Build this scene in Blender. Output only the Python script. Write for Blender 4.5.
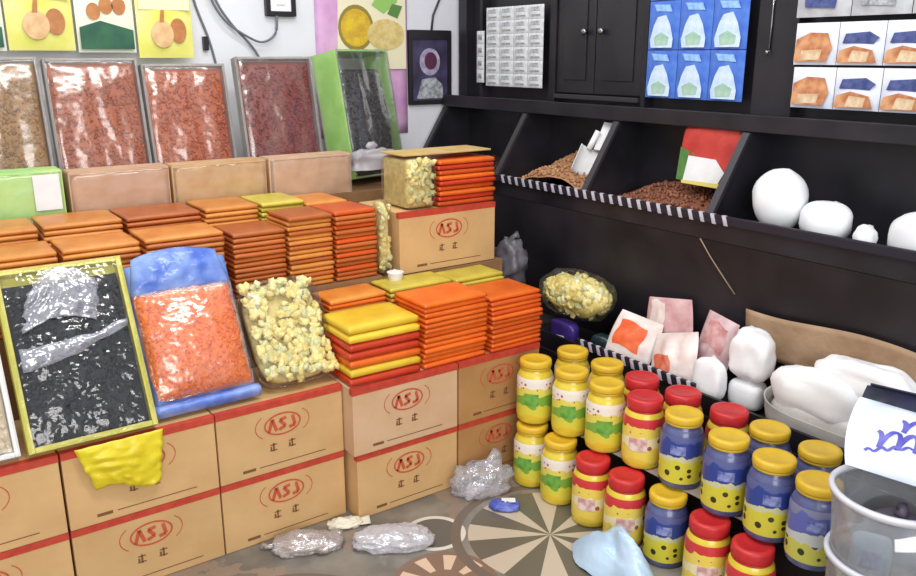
import bpy, bmesh, math, random
from mathutils import Vector, Matrix, noise, Euler
PI = math.pi
R = math.radians
for o in list(bpy.data.objects):
    bpy.data.objects.remove(o, do_unlink=True)
S = bpy.context.scene
COL = S.collection

# ------------------------------------------------------------------ camera
cam_d = bpy.data.cameras.new('camera'); cam = bpy.data.objects.new('camera', cam_d); COL.objects.link(cam)
cam_d.sensor_width = 36.0; cam_d.lens = 36.0 * 826.0 / 916.0; cam_d.clip_start = 0.02
cam.location = (0, 0, 1.6)
cam.rotation_euler = (R(90 - 15.753), 0, R(-35.322))
S.camera = cam

# ------------------------------------------------------------------ world, lights, exposure
W = bpy.data.worlds.new('world'); S.world = W; W.use_nodes = True
bg = W.node_tree.nodes['Background']
bg.inputs[0].default_value = (0.93, 0.96, 1.0, 1); bg.inputs[1].default_value = 0.72
def area(name, loc, target, sx, sy, power, col=(1, 1, 1)):
    d = bpy.data.lights.new(name, 'AREA'); d.shape = 'RECTANGLE'; d.size = sx; d.size_y = sy
    d.energy = power; d.color = col
    o = bpy.data.objects.new(name, d); COL.objects.link(o); o.location = loc
    o.rotation_euler = (Vector(target) - Vector(loc)).to_track_quat('-Z', 'Y').to_euler()
    return o
area('shopfront_daylight', (-0.55, -2.35, 2.2), (1.3, 2.5, 0.8), 2.8, 1.8, 112, (1.0, 0.98, 0.95))
area('ceiling_tube_lamp', (0.9, 1.3, 2.95), (1.2, 2.0, 0.0), 1.3, 0.25, 34, (1.0, 0.98, 0.94))
area('second_ceiling_tube_lamp', (1.3, 2.7, 3.0), (1.4, 2.9, 0.0), 1.3, 0.25, 16, (1.0, 0.98, 0.94))
S.view_settings.view_transform = 'Standard'; S.view_settings.look = 'None'
S.view_settings.gamma = 1.0; S.view_settings.use_curve_mapping = False
S.view_settings.exposure = 0.0

# ------------------------------------------------------------------ materials
def lin(c):
    return tuple(((v / 255.0) / 12.92 if v / 255.0 <= 0.04045 else ((v / 255.0 + 0.055) / 1.055) ** 2.4) for v in c) + (1.0,)
MATS = {}
def mat(name, c1, c2=None, rough=0.55, scale=12.0, bump=0.0, bscale=60.0, vary=0.0, island=False, spec=0.5, metal=0.0, detail=3.0, stretch=None):
    """noise-mixed principled; vary = brightness change from object to object; island = per-seed colour."""
    if name in MATS: return MATS[name]
    m = bpy.data.materials.new(name); m.use_nodes = True
    nt = m.node_tree; N = nt.nodes; L = nt.links; b = N['Principled BSDF']
    b.inputs['Roughness'].default_value = rough; b.inputs['Metallic'].default_value = metal
    b.inputs['Specular IOR Level'].default_value = spec
    tc = N.new('ShaderNodeTexCoord'); src = tc.outputs['Object']
    if stretch:
        mp = N.new('ShaderNodeMapping'); mp.inputs['Scale'].default_value = stretch
        L.new(src, mp.inputs[0]); src = mp.outputs[0]
    c2 = c2 or c1
    mx = N.new('ShaderNodeMix'); mx.data_type = 'RGBA'
    mx.inputs[6].default_value = lin(c1); mx.inputs[7].default_value = lin(c2)
    if island:
        g = N.new('ShaderNodeNewGeometry'); L.new(g.outputs['Random Per Island'], mx.inputs[0])
    else:
        n = N.new('ShaderNodeTexNoise'); n.inputs['Scale'].default_value = scale; n.inputs['Detail'].default_value = detail
        L.new(src, n.inputs['Vector'])
        r = N.new('ShaderNodeMapRange'); r.inputs[1].default_value = 0.36; r.inputs[2].default_value = 0.64
        L.new(n.outputs[0], r.inputs[0]); L.new(r.outputs[0], mx.inputs[0])
    out = mx.outputs[2]
    if vary:
        oi = N.new('ShaderNodeObjectInfo'); r2 = N.new('ShaderNodeMapRange')
        r2.inputs[3].default_value = 1 - vary; r2.inputs[4].default_value = 1 + vary
        L.new(oi.outputs['Random'], r2.inputs[0])
        hs = N.new('ShaderNodeHueSaturation'); L.new(out, hs.inputs['Color']); L.new(r2.outputs[0], hs.inputs['Value'])
        out = hs.outputs[0]
    L.new(out, b.inputs['Base Color'])
    if bump:
        n2 = N.new('ShaderNodeTexNoise'); n2.inputs['Scale'].default_value = bscale; n2.inputs['Detail'].default_value = 4
        L.new(src, n2.inputs['Vector'])
        bp = N.new('ShaderNodeBump'); bp.inputs['Strength'].default_value = bump; bp.inputs['Distance'].default_value = 0.01
        L.new(n2.outputs[0], bp.inputs['Height']); L.new(bp.outputs[0], b.inputs['Normal'])
    MATS[name] = m
    return m
def film(name, col=(255, 255, 255), alpha=0.2, rough=0.12, bscale=18.0, bump=0.6, milk=0.1):
    """clear crumpled plastic: mostly transparent with a glossy coat"""
    if name in MATS: return MATS[name]
    m = bpy.data.materials.new(name); m.use_nodes = True
    nt = m.node_tree; N = nt.nodes; L = nt.links; b = N['Principled BSDF']; out = N['Material Output']
    N.remove(b)
    di = N.new('ShaderNodeBsdfDiffuse'); di.inputs[0].default_value = lin(col)
    gl = N.new('ShaderNodeBsdfGlossy'); gl.inputs[0].default_value = (1, 1, 1, 1); gl.inputs['Roughness'].default_value = rough
    b = N.new('ShaderNodeMixShader'); b.inputs[0].default_value = 1 - milk
    L.new(di.outputs[0], b.inputs[1]); L.new(gl.outputs[0], b.inputs[2])
    tr = N.new('ShaderNodeBsdfTransparent'); mix = N.new('ShaderNodeMixShader')
    tc = N.new('ShaderNodeTexCoord'); n2 = N.new('ShaderNodeTexNoise')
    n2.inputs['Scale'].default_value = bscale; n2.inputs['Detail'].default_value = 3
    L.new(tc.outputs['Object'], n2.inputs['Vector'])
    bp = N.new('ShaderNodeBump'); bp.inputs['Strength'].default_value = bump; bp.inputs['Distance'].default_value = 0.03
    L.new(n2.outputs[0], bp.inputs['Height']); L.new(bp.outputs[0], gl.inputs['Normal']); L.new(bp.outputs[0], di.inputs['Normal'])
    lw = N.new('ShaderNodeLayerWeight'); lw.inputs[0].default_value = 0.25; L.new(bp.outputs[0], lw.inputs['Normal'])
    mr = N.new('ShaderNodeMapRange'); mr.inputs[3].default_value = alpha; mr.inputs[4].default_value = min(1.0, alpha + 0.5)
    L.new(lw.outputs['Fresnel'], mr.inputs[0]); L.new(mr.outputs[0], mix.inputs[0])
    L.new(tr.outputs[0], mix.inputs[1]); L.new(b.outputs[0], mix.inputs[2]); L.new(mix.outputs[0], out.inputs['Surface'])
    MATS[name] = m
    return m

KRAFT = mat('kraft_board', (212, 172, 120), (201, 160, 108), 0.75, 6, 0.05, 90, vary=0.05)
KRAFTPALE = mat('pale_kraft_board', (212, 176, 140), (202, 164, 126), 0.75, 6, 0.05, 90, vary=0.04)
KRAFTDARK = mat('brown_kraft_board', (182, 136, 84), (170, 122, 72), 0.75, 6, 0.05, 90, vary=0.04)
PINKKRAFT = mat('pinkish_kraft_board', (206, 168, 140), (194, 154, 122), 0.55, 14, 0.1, 40, vary=0.05)
REDTAPE = mat('red_band_print', (196, 70, 48), (182, 56, 40), 0.6, 30)
REDINK = mat('red_ink', (200, 92, 62), (190, 78, 52), 0.7, 40)
DARKINK = mat('dark_ink', (120, 82, 50), None, 0.7)
BLACK = mat('black_lacquered_board', (22, 21, 27), (37, 35, 43), 0.42, 5, 0.04, 30)
BLACKIN = mat('dark_bin_lining', (20, 15, 16), (34, 23, 22), 0.7, 6)
WALLM = mat('white_wall_paint', (232, 233, 240), (222, 223, 232), 0.6, 3, 0.03, 60)
WHITE = mat('white_plastic', (240, 240, 242), None, 0.4)
PAPERW = mat('white_paper', (238, 238, 238), (226, 228, 232), 0.6, 18)
GREYBOARD = mat('grey_card', (176, 172, 168), (158, 154, 152), 0.6, 12)
CREAM = mat('cream_paper', (236, 228, 196), None, 0.6)
FILM = film('clear_wrap', alpha=0.045, rough=0.20, bscale=5, bump=0.75)
FILMGREY = film('greyish_clear_wrap', (190, 190, 206), 0.38, 0.16, 12, 0.9, 0.6)
CLEAR = film('clear_tub_plastic', (226, 232, 240), 0.16, 0.08, 3, 0.1, 0.4)

# ------------------------------------------------------------------ mesh helpers
class MB:
    def __init__(s): s.v = []; s.f = []
    def add(s, v, f):
        k = len(s.v); s.v += [tuple(p) for p in v]; s.f += [tuple(i + k for i in q) for q in f]; return s
    def box(s, x0, x1, y0, y1, z0, z1):
        return s.add([(x0, y0, z0), (x1, y0, z0), (x1, y1, z0), (x0, y1, z0), (x0, y0, z1), (x1, y0, z1), (x1, y1, z1), (x0, y1, z1)],
                     [(0, 3, 2, 1), (4, 5, 6, 7), (0, 1, 5, 4), (1, 2, 6, 5), (2, 3, 7, 6), (3, 0, 4, 7)])
    def lathe(s, prof, n=28, cap=True, wob=None):
        v = []; f = []
        for i, (r, z) in enumerate(prof):
            for k in range(n):
                a = 2 * PI * k / n; q = r * (wob(a, z) if wob else 1)
                v.append((q * math.cos(a), q * math.sin(a), z))
        for i in range(len(prof) - 1):
            for k in range(n):
                k2 = (k + 1) % n; f.append((i * n + k, i * n + k2, (i + 1) * n + k2, (i + 1) * n + k))
        if cap:
            f.append(tuple(range(n - 1, -1, -1))); f.append(tuple((len(prof) - 1) * n + k for k in range(n)))
        return s.add(v, f)
    def tube(s, pts, r, n=8, taper=None):
        pts = [Vector(p) for p in pts]; v = []; f = []
        for i, p in enumerate(pts):
            t = (pts[min(i + 1, len(pts) - 1)] - pts[max(i - 1, 0)]).normalized()
            a = t.cross(Vector((0, 0, 1)) if abs(t.z) < 0.9 else Vector((1, 0, 0))).normalized(); b = t.cross(a)
            q = r * (taper[i] if taper else 1)
            for k in range(n):
                g = 2 * PI * k / n; v.append(p + (a * math.cos(g) + b * math.sin(g)) * q)
        for i in range(len(pts) - 1):
            for k in range(n):
                k2 = (k + 1) % n; f.append((i * n + k, i * n + k2, (i + 1) * n + k2, (i + 1) * n + k))
        f.append(tuple(range(n - 1, -1, -1))); f.append(tuple((len(pts) - 1) * n + k for k in range(n)))
        return s.add(v, f)
    def grid(s, fn, nu, nv, wrap=False):
        v = [fn(i / nu, j / nv) for j in range(nv + 1) for i in range(nu if wrap else nu + 1)]
        w = nu if wrap else nu + 1; f = []
        for j in range(nv):
            for i in range(nu):
                i2 = (i + 1) % w if wrap else i + 1
                f.append((j * w + i, j * w + i2, (j + 1) * w + i2, (j + 1) * w + i))
        return s.add(v, f)
    def sheet(s, fn, nu, nv, th, nrm):
        """grid with thickness th along the vector nrm"""
        n = Vector(nrm) * th; k = len(s.v); s.grid(fn, nu, nv); m = len(s.v) - k
        top = [Vector(p) + n for p in s.v[k:k + m]]; w = nu + 1
        s.v += [tuple(p) for p in top]
        for j in range(nv):
            for i in range(nu):
                a = k + m + j * w + i; s.f.append((a, a + w, a + w + 1, a + 1))
        rim = [i for i in range(w)] + [j * w + nu for j in range(1, nv + 1)] + [nv * w + i for i in range(nu - 1, -1, -1)] + [j * w for j in range(nv - 1, 0, -1)]
        for a, b in zip(rim, rim[1:] + rim[:1]): s.f.append((k + b, k + a, k + m + a, k + m + b))
        return s
    def prism(s, pts, d):
        """polygon pts (3-D) pushed along d"""
        n = len(pts); d = Vector(d)
        return s.add([Vector(p) for p in pts] + [Vector(p) + d for p in pts],
                     [tuple(range(n - 1, -1, -1)), tuple(range(n, 2 * n))] + [(i, (i + 1) % n, n + (i + 1) % n, n + i) for i in range(n)])
    def blob(s, c, r, amp=0.08, fr=4.0, seed=0, nu=24, nv=14, sq=1.0, flat=None):
        c = Vector(c)
        def fn(u, v):
            a = 2 * PI * u; t = PI * v - PI / 2
            cx, sx, ct, st = math.cos(a), math.sin(a), math.cos(t), math.sin(t)
            p = Vector((math.copysign(abs(cx) ** sq, cx) * ct ** sq * r[0], math.copysign(abs(sx) ** sq, sx) * ct ** sq * r[1], math.copysign(abs(st) ** sq, st) * r[2]))
            d = Vector((cx * ct, sx * ct, st))
            p += d * amp * noise.fractal(d * fr * 0.5 + Vector((seed * 7.1, seed * 3.3, 0)), 1.0, 2.0, 3)
            if flat is not None and p.z < flat: p.z = flat
            return c + p
        return s.grid(fn, nu, nv, wrap=True)
    def build(s, name, m, parent=None, smooth=False, bevel=0.0, loc=None, rot=None):
        me = bpy.data.meshes.new(name); me.from_pydata(s.v, [], s.f); me.update()
        bm = bmesh.new(); bm.from_mesh(me)
        bmesh.ops.remove_doubles(bm, verts=bm.verts, dist=1e-6)
        bmesh.ops.recalc_face_normals(bm, faces=bm.faces)
        if bevel: bmesh.ops.bevel(bm, geom=list(bm.edges), offset=bevel, segments=2, affect='EDGES', profile=0.6)
        if smooth:
            for q in bm.faces: q.smooth = True
        bm.to_mesh(me); bm.free()
        me.materials.append(m)
        return put(name, me, parent, loc, rot)
def put(name, me, parent=None, loc=None, rot=None, scale=None):
    o = bpy.data.objects.new(name, me); COL.objects.link(o)
    if parent: o.parent = parent
    if loc is not None: o.location = loc
    if rot is not None: o.rotation_euler = rot
    if scale is not None: o.scale = scale
    return o
def thing(name, label, cat, loc=(0, 0, 0), rot=(0, 0, 0), group=None):
    o = bpy.data.objects.new(name, None); COL.objects.link(o); o.empty_display_size = 0.05
    o.location = loc; o.rotation_euler = rot; return tag(o, label, cat, group)
def tag(o, label, cat, group=None):
    o['label'] = label; o['category'] = cat
    if group: o['group'] = group
    return o
def struct(o): o['kind'] = 'structure'; return o
def stuff(o): o['kind'] = 'stuff'; return o
def copy_tree(o, parent=None):
    c = o.copy(); COL.objects.link(c); c.parent = parent
    for ch in list(o.children): copy_tree(ch, c)
    return c
ICO_V = []; ICO_F = []
def _ico():
    bm = bmesh.new(); bmesh.ops.create_icosphere(bm, subdivisions=1, radius=1.0)
    ICO_V.extend([v.co.copy() for v in bm.verts]); ICO_F.extend([tuple(v.index for v in f.verts) for f in bm.faces]); bm.free()
_ico()
def seeds(mb, fn, n, size, rnd, squash=(1, .75, .55)):
    """n small loose pieces at fn(rnd) -> point"""
    for i in range(n):
        p = Vector(fn(rnd)); e = Euler((rnd.uniform(0, 6.3), rnd.uniform(0, 6.3), rnd.uniform(0, 6.3))).to_matrix(); k = size * rnd.uniform(0.7, 1.25)
        mb.add([p + e @ Vector((v.x * k * squash[0], v.y * k * squash[1], v.z * k * squash[2])) for v in ICO_V], ICO_F)
    return mb
def ellipse(cx, cz, rx, rz, n=20, a0=0, a1=2 * PI):
    return [(cx + rx * math.cos(a0 + (a1 - a0) * i / n), cz + rz * math.sin(a0 + (a1 - a0) * i / n)) for i in range(n if a1 - a0 > 6.2 else n + 1)]
def ring2d(mb, cx, cz, rx, rz, w, n=24, a0=0.0, a1=2 * PI, y=0.0):
    full = a1 - a0 > 6.2
    k = n if full else n + 1
    v = []
    for i in range(k):
        a = a0 + (a1 - a0) * i / n
        v.append((cx + rx * math.cos(a), y, cz + rz * math.sin(a))); v.append((cx + (rx - w) * math.cos(a), y, cz + (rz - w) * math.sin(a)))
    f = [(2 * i, 2 * ((i + 1) % k), 2 * ((i + 1) % k) + 1, 2 * i + 1) for i in range(n)]
    return mb.add(v, f)
def poly2d(mb, pts, y=0.0): return mb.add([(p[0], y, p[1]) for p in pts], [tuple(range(len(pts)))])
def rect2d(mb, x0, x1, z0, z1, y=0.0, sl=0.0): return poly2d(mb, [(x0, z0), (x1, z0), (x1 + sl, z1), (x0 + sl, z1)], y)

# ------------------------------------------------------------------ the room
def floor_material():
    m = bpy.data.materials.new('printed_stone_tile'); m.use_nodes = True
    nt = m.node_tree; N = nt.nodes; L = nt.links; b = N['Principled BSDF']; b.inputs['Roughness'].default_value = 0.28
    tc = N.new('ShaderNodeTexCoord'); sep = N.new('ShaderNodeSeparateXYZ'); L.new(tc.outputs['Object'], sep.inputs[0])
    def math_(op, a, c=None):
        n = N.new('ShaderNodeMath'); n.operation = op
        for i, q in enumerate((a, c)):
            if q is None: continue
            if isinstance(q, (int, float)): n.inputs[i].default_value = q
            else: L.new(q, n.inputs[i])
        return n.outputs[0]
    P = 0.98
    def cell(o, c):   # repeat: signed distance to the nearest motif centre along an axis
        t = math_('SUBTRACT', o, c - P / 2); t = math_('FLOORED_MODULO', t, P); return math_('SUBTRACT', t, P / 2)
    def polar(cx, cy):
        x = cell(sep.outputs[0], cx); y = cell(sep.outputs[1], cy)
        r = math_('SQRT', math_('ADD', math_('MULTIPLY', x, x), math_('MULTIPLY', y, y)))
        return r, math_('ARCTAN2', y, x)
    def mix(f, a, c):
        n = N.new('ShaderNodeMix'); n.data_type = 'RGBA'; L.new(f, n.inputs[0])
        for i, q in ((6, a), (7, c)):
            if isinstance(q, tuple): n.inputs[i].default_value = lin(q)
            else: L.new(q, n.inputs[i])
        return n.outputs[2]
    nz = N.new('ShaderNodeTexNoise'); nz.inputs['Scale'].default_value = 5; nz.inputs['Detail'].default_value = 6; L.new(tc.outputs['Object'], nz.inputs['Vector'])
    rr = N.new('ShaderNodeMapRange'); rr.inputs[1].default_value = 0.35; rr.inputs[2].default_value = 0.65; L.new(nz.outputs[0], rr.inputs[0])
    base = mix(rr.outputs[0], (104, 100, 93), (146, 140, 130))
    nz2 = N.new('ShaderNodeTexNoise'); nz2.inputs['Scale'].default_value = 2.3; nz2.inputs['Detail'].default_value = 5; L.new(tc.outputs['Object'], nz2.inputs['Vector'])
    vein = math_('LESS_THAN', math_('ABSOLUTE', math_('SUBTRACT', nz2.outputs[0], 0.5)), 0.022)
    base = mix(math_('MULTIPLY', vein, 0.7), base, (150, 128, 112))
    # brown and cream dotted medallion
    r, a = polar(1.27, 1.86)
    base = mix(math_('LESS_THAN', r, 0.17), base, (130, 106, 90))
    blob = math_('MULTIPLY', math_('LESS_THAN', r, 0.15), math_('GREATER_THAN', math_('SINE', math_('MULTIPLY', a, 9.0)), 0.2))
    base = mix(math_('MULTIPLY', blob, math_('GREATER_THAN', r, 0.07)), base, (214, 186, 160))
    # pale ring with dark centre
    r, a = polar(1.40, 2.115)
    base = mix(math_('LESS_THAN', r, 0.105), base, (98, 96, 90))
    base = mix(math_('MULTIPLY', math_('LESS_THAN', r, 0.108), math_('GREATER_THAN', r, 0.09)), base, (214, 208, 198))
    # curved brown border round the star
    r, a = polar(1.72, 1.875)
    base = mix(math_('MULTIPLY', math_('LESS_THAN', r, 0.345), math_('GREATER_THAN', r, 0.31)), base, (112, 100, 90))
    base = mix(math_('LESS_THAN', r, 0.285), base, (104, 98, 86))
    wedge = math_('GREATER_THAN', math_('SINE', math_('ADD', math_('MULTIPLY', a, 8.0), 0.6)), 0.1)
    base = mix(math_('MULTIPLY', wedge, math_('LESS_THAN', r, 0.285)), base, (194, 180, 160))
    L.new(base, b.inputs['Base Color'])
    return m
struct(MB().box(-2.5, 3.6, -1.5, 3.95, -0.08, 0.0).build('floor', floor_material()))
struct(MB().box(-2.5, 3.6, 3.82, 3.95, 0.0, 3.3).build('wall_back', WALLM))
struct(MB().box(3.05, 3.6, -1.5, 3.82, 0.0, 3.3).build('wall_right', WALLM))

# ------------------------------------------------------------------ black bin cabinet along the right wall
cab = thing('bin_cabinet', 'long black shop cabinet with sloping open bins and twisted rope edging', 'cabinet', (2.6, 2.2, 0))
O = Vector((2.6, 2.2, 0))
def cb(name, boxes, m=BLACK, bevel=0.0, parent=cab, off=O):
    mb = MB()
    for b in boxes: mb.box(b[0] - off.x, b[1] - off.x, b[2] - off.y, b[3] - off.y, b[4], b[5])
    return mb.build(name, m, parent, bevel=bevel)
YA, YB = 0.35, 3.79
cb('back_panel', [(2.74, 2.76, YA, YB, 0.95, 2.4)])
cb('ledge', [(2.60, 2.74, YA, YB, 1.355, 1.385)], bevel=0.004)
cb('ledge_lip', [(2.585, 2.60, YA, YB, 1.335, 1.395)], bevel=0.003)
for y0, y1 in ((3.72, 3.79), (3.58, 3.60), (3.01, 3.055), (2.445, 2.47), (1.76, 1.925), (YA, YA + .05)):
    cb('post', [(2.69, 2.74, y0, y1, 1.386, 2.4)], bevel=0.003)
for y0, y1 in ((2.76, 3.008), (2.472, 2.755)):   # double door
    d = cb('door', [(2.70, 2.735, y0, y1, 1.43, 2.2)], bevel=0.004)
    cb('door_panel', [(2.694, 2.699, y0 + .05, y1 - .05, 1.49, 2.12)], BLACK, 0.002, d)
    ky = y0 + 0.03 if y0 > 2.6 else y1 - 0.03
    MB().lathe([(0.006, 0), (0.006, .014), (.014, .018), (.016, .026), (.010, .033)], 14).build('knob', mat('dull_chrome', (150, 150, 155), None, 0.25, metal=1.0), d, True, loc=(2.70 - O.x, ky + (0.02 if y0 > 2.6 else -0.02) - O.y, 1.70), rot=(0, -PI / 2, 0))
cb('door_rail', [(2.68, 2.70, 2.475, 3.005, 1.405, 1.425)], mat('lighter_black_edge', (52, 50, 56), None, 0.4), 0.002)  # rail and divider edges coloured a little lighter than the black boards
hk = MB().tube([(0, 0, .30), (0, 0, .02), (-.012, 0, 0), (-.016, 0, .016)], .004, 8).build('hook', mat('dull_chrome', (150, 150, 155)), cab, True, loc=(2.686 - O.x, 1.865 - O.y, 1.60))
# upper bins
cb('bin_floor', [(2.44, 2.74, YA, YB, 0.95, 0.965)], BLACKIN)
def yprism(name, xz, y0, y1, m=BLACK, parent=cab):
    return MB().prism([(x - O.x, y0 - O.y, z) for x, z in xz], (0, y1 - y0, 0)).build(name, m, parent)
for y in (3.76, 3.085, 2.487, 1.845, .97, YA):
    yprism('bin_divider', [(2.425, 0.966), (2.425, 1.055), (2.60, 1.333), (2.74, 1.333), (2.74, 0.966)], y, y + 0.022)
    yprism('divider_edge', [(2.413, 1.058), (2.585, 1.331), (2.60, 1.331), (2.425, 1.05)], y - 0.004, y + 0.026, mat('lighter_black_edge', (52, 50, 56)))
yprism('bin_lip', [(2.42, 0.96), (2.42, 1.04), (2.438, 1.04), (2.438, 0.96)], YA, YB)
yprism('front_panel', [(2.42, 0.958), (2.44, 0.958), (2.56, 0.40), (2.54, 0.40)], YA, YB, mat('dull_black_panel', (24, 22, 28), (47, 43, 51), 0.5, 3.0, 0.05, 20, detail=6))
# rope edging: dark strip with slanted white strands
def strip(y0, y1, x, z, n_from, n_to, step, wmat):
    st = MB().box(-0.016, 0.0, y0 - O.y, y1 - O.y, -0.015, 0.018).build('edging_strip', mat('navy_black_strip', (30, 27, 40), None, 0.5), cab, loc=(x - O.x, 0, z), bevel=0.004)
    me = None; y = n_from
    while y < n_to:
        if me is None:
            o = MB().prism([(-0.0175, -.014, -.0155), (-0.0175, .002, -.0155), (-0.0175, .014, .019), (-0.0175, -.002, .019)], (0.012, 0, 0)).build('edging_strand', wmat, st, loc=(0, y - O.y, 0)); me = o.data
        else: put('edging_strand', me, st, (0, y - O.y, 0))
        y += step
strand = mat('white_strand', (206, 200, 212), (170, 164, 182), 0.6, 30)
strip(YA, YB, 2.42, 1.04, 1.78, 3.06, 0.05, strand)
strip(1.72, 2.32, 2.248, 0.472, 1.74, 2.31, 0.045, strand)
# lower bins and plinth
cb('lower_bin_floor', [(2.25, 2.55, YA, YB - 1.05, 0.385, 0.40)], BLACKIN)
cb('lower_bin_front', [(2.249, 2.262, YA, YB - 1.05, 0.252, 0.457)])
cb('plinth', [(2.03, 2.24, 1.02, 2.32, 0.0, 0.247), (2.24, 2.54, YA, YB, 0.0, 0.238)], BLACKIN)
cb('plinth_riser', [(2.24, 2.54, YA, YB - 1.05, 0.238, 0.385)], BLACKIN)
cb('lower_bin_divider', [(2.263, 2.53, 2.325, 2.34, 0.40, 0.45)])

# loose goods in the upper bins
def mound(name, label, cat, y0, y1, x0, x1, z0, hgt, m, n, size, seed, skew=0.0):
    rnd = random.Random(seed); cx, cy = (x0 + x1) / 2, (y0 + y1) / 2
    def h(u, v):
        e = min(1, 5 * u * (1 - u)) * 0.5 + 0.5
        return hgt * e * (0.55 + 0.45 * v) * (0.7 + 0.3 * math.sin(PI * u) + skew * (u - .5)) + 0.012 * noise.noise(Vector((u * 5, v * 5, seed)))
    t = thing(name, label, cat, (cx, cy, z0))
    base = MB().sheet(lambda u, v: (x0 + (x1 - x0) * v - cx, y0 + (y1 - y0) * u - cy, h(u, v) - .01), 18, 8, 1.0, (0, 0, 0))
    mb = MB()
    mb.grid(lambda u, v: (x0 + (x1 - x0) * v - cx, y0 + (y1 - y0) * u - cy, max(0.002, h(u, v) - .006)), 18, 8)
    mb.build('heap_base', m, t, True)
    s = MB()
    def pt(r):
        u, v = r.uniform(.02, .98), r.uniform(.03, .97); return (x0 + (x1 - x0) * v - cx, y0 + (y1 - y0) * u - cy, max(size, h(u, v)))
    stuff(seeds(s, pt, n, size, rnd).build('grains', m, t, True))
    return t
BROWNG = mat('brown_grain', (150, 102, 70), (192, 146, 104), 0.7, island=True)
REDG = mat('reddish_grain', (110, 62, 46), (150, 96, 70), 0.7, island=True)
mound('grain_heap', 'pale brown heap of dried goods in the bin with the white scoop', 'dried goods', 2.515, 3.08, 2.445, 2.735, 0.966, 0.21, BROWNG, 650, 0.011, 1, -0.6)
mound('grain_heap', 'dark reddish brown heap in the bin with the red packet', 'dried goods', 1.875, 2.48, 2.445, 2.735, 0.966, 0.14, REDG, 600, 0.010, 2)
mound('grain_heap', 'very dark heap in the bin next to the back wall', 'dried goods', 3.115, 3.755, 2.445, 2.735, 0.966, 0.12, mat('dark_grain', (44, 24, 22), (70, 38, 30), 0.7, island=True), 450, 0.010, 3)
# white scoop and paper slip
t = thing('scoop', 'white plastic scoop stuck in the pale brown heap', 'scoop', (2.52, 2.62, 1.16), (R(0), R(28), R(-20)))
MB().tube([(0, 0, .055), (0, 0, .10), (0, 0, .14)], .013, 8).build('handle', PAPERW, t, True)
MB().sheet(lambda u, v: (.05 * math.cos(PI * u) * (1 - .2 * v), .035 * math.sin(PI * u) - .02, .06 - .12 * v), 12, 6, .003, (0, -1, 0)).build('bowl', PAPERW, t, True)
tag(MB().sheet(lambda u, v: (.004 * math.sin(4 * u), (u - .5) * .075, (v - .5) * .13), 5, 6, .002, (-1, 0, 0)).build('price_card', PAPERW, loc=(2.60, 2.565, 1.262), rot=(0, R(30), R(6))), 'blank white price card against the divider above the white scoop', 'card')
# red and green packet
t = thing('packet', 'red and green packet with a white label standing in the dark bin', 'packet', (2.59, 2.015, 1.115), (0, R(8), R(2)))
MB().blob((0, 0, .115), (.022, .135, .115), .004, 3, 4, 24, 16, 0.35).build('pouch', mat('red_print_film', (196, 66, 56), (176, 48, 44), 0.35, 14), t, True)
def xz_decal(name, pts, m, parent, x):   # flat print on a face that looks along -X: pts are (y, z)
    return MB().prism([(x, p[0], p[1]) for p in pts], (.0008, 0, 0)).build(name, m, parent)
xz_decal('green_print', [(.128, .015), (.128, .14), (.06, .12), (.05, .012)], mat('green_print', (62, 116, 58), (90, 130, 60), 0.5, 20), t, -.0245)
xz_decal('label', [(.095, .012), (-.06, .008), (-.085, .06), (-.04, .105), (.085, .11)], PAPERW, t, -.0258)
xz_decal('yellow_print', [(.10, .004), (-.09, .0), (-.105, .018), (.10, .016)], mat('yellow_print', (222, 206, 110), None, 0.5), t, -.0262)
# white tied bags in the last bin
for i, (c, r, lab) in enumerate([((2.53, 1.655, 1.12), (.072, .092, .108), 'tall round white bag standing in the bin behind the rope edging'),
                                 ((2.52, 1.475, 1.075), (.06, .085, .070), 'low white bag slumped against the tall round white bag'),
                                 ((2.52, 1.15, 1.075), (.06, .115, .08), 'rounded white bag lying alone in the bin of white bags'),
                                 ((2.485, 1.32, 1.045), (.03, .035, .05), 'small white bag between the slumped bag and the lone bag')]):
    b = thing('white_bag', lab, 'bag', (c[0], c[1], 0.967))
    zz = c[2] - 0.967
    MB().blob((0, 0, zz), r, .008, 2.0, i + 3, 28, 18, 0.9, flat=-zz).build('bag_body', mat('white_bag_film', (244, 245, 248), (236, 238, 243), 0.45, 5, 0.05, 25), b, True)
    MB().tube([(.6 * r[0], 0, zz + r[2] * .70), (.85 * r[0], .004, zz + r[2] * .80), (1.05 * r[0], .0, zz + r[2] * .7)], .008, 8, (1.4, .8, 1.2)).build('tied_neck', WHITE, b, True)
# loose cord on the black panel
tag(MB().tube([(2.412, 1.885, 0.96), (2.424, 1.845, .90), (2.439, 1.79, .83), (2.451, 1.745, .775)], .0025, 6).build('cord', mat('tan_cord', (150, 128, 104), None, 0.7), smooth=True), 'thin tan cord hanging down the black front panel', 'cord')

# sachet sheets hanging on the cabinet back
def sachet_mesh(w, h, t, seed=0):
    mb = MB()
    for sg in (-1, 1):
        def fn(u, v):
            e = (max(0.0, math.sin(PI * u)) ** .5) * (max(0.0, math.sin(PI * v)) ** .5)
            return (sg * (t * .5 * e + .0008), (u - .5) * w, v * h + .0)
        mb.grid(fn, 6, 6)
    return mb
def sachet_sheet(label, x, y0, y1, z0, z1, nc, nr, m, art, th=.02, name='sachet_sheet'):
    t = thing(name, label, 'sachets', (x, (y0 + y1) / 2, z0))
    w, h = (y1 - y0) / nc, (z1 - z0) / nr
    me = None
    for r in range(nr):
        for c in range(nc):
            loc = (0, y1 - (c + .5) * w - (y0 + y1) / 2, r * h)
            if me is None: o = sachet_mesh(w * .985, h * .985, th).build('sachet', m, t, True, loc=loc); me = o.data
            else: o = put('sachet', me, t, loc)
            art(o, w, h, r, c, -th * .5 - .001)
    return t
_dec = {}
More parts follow.
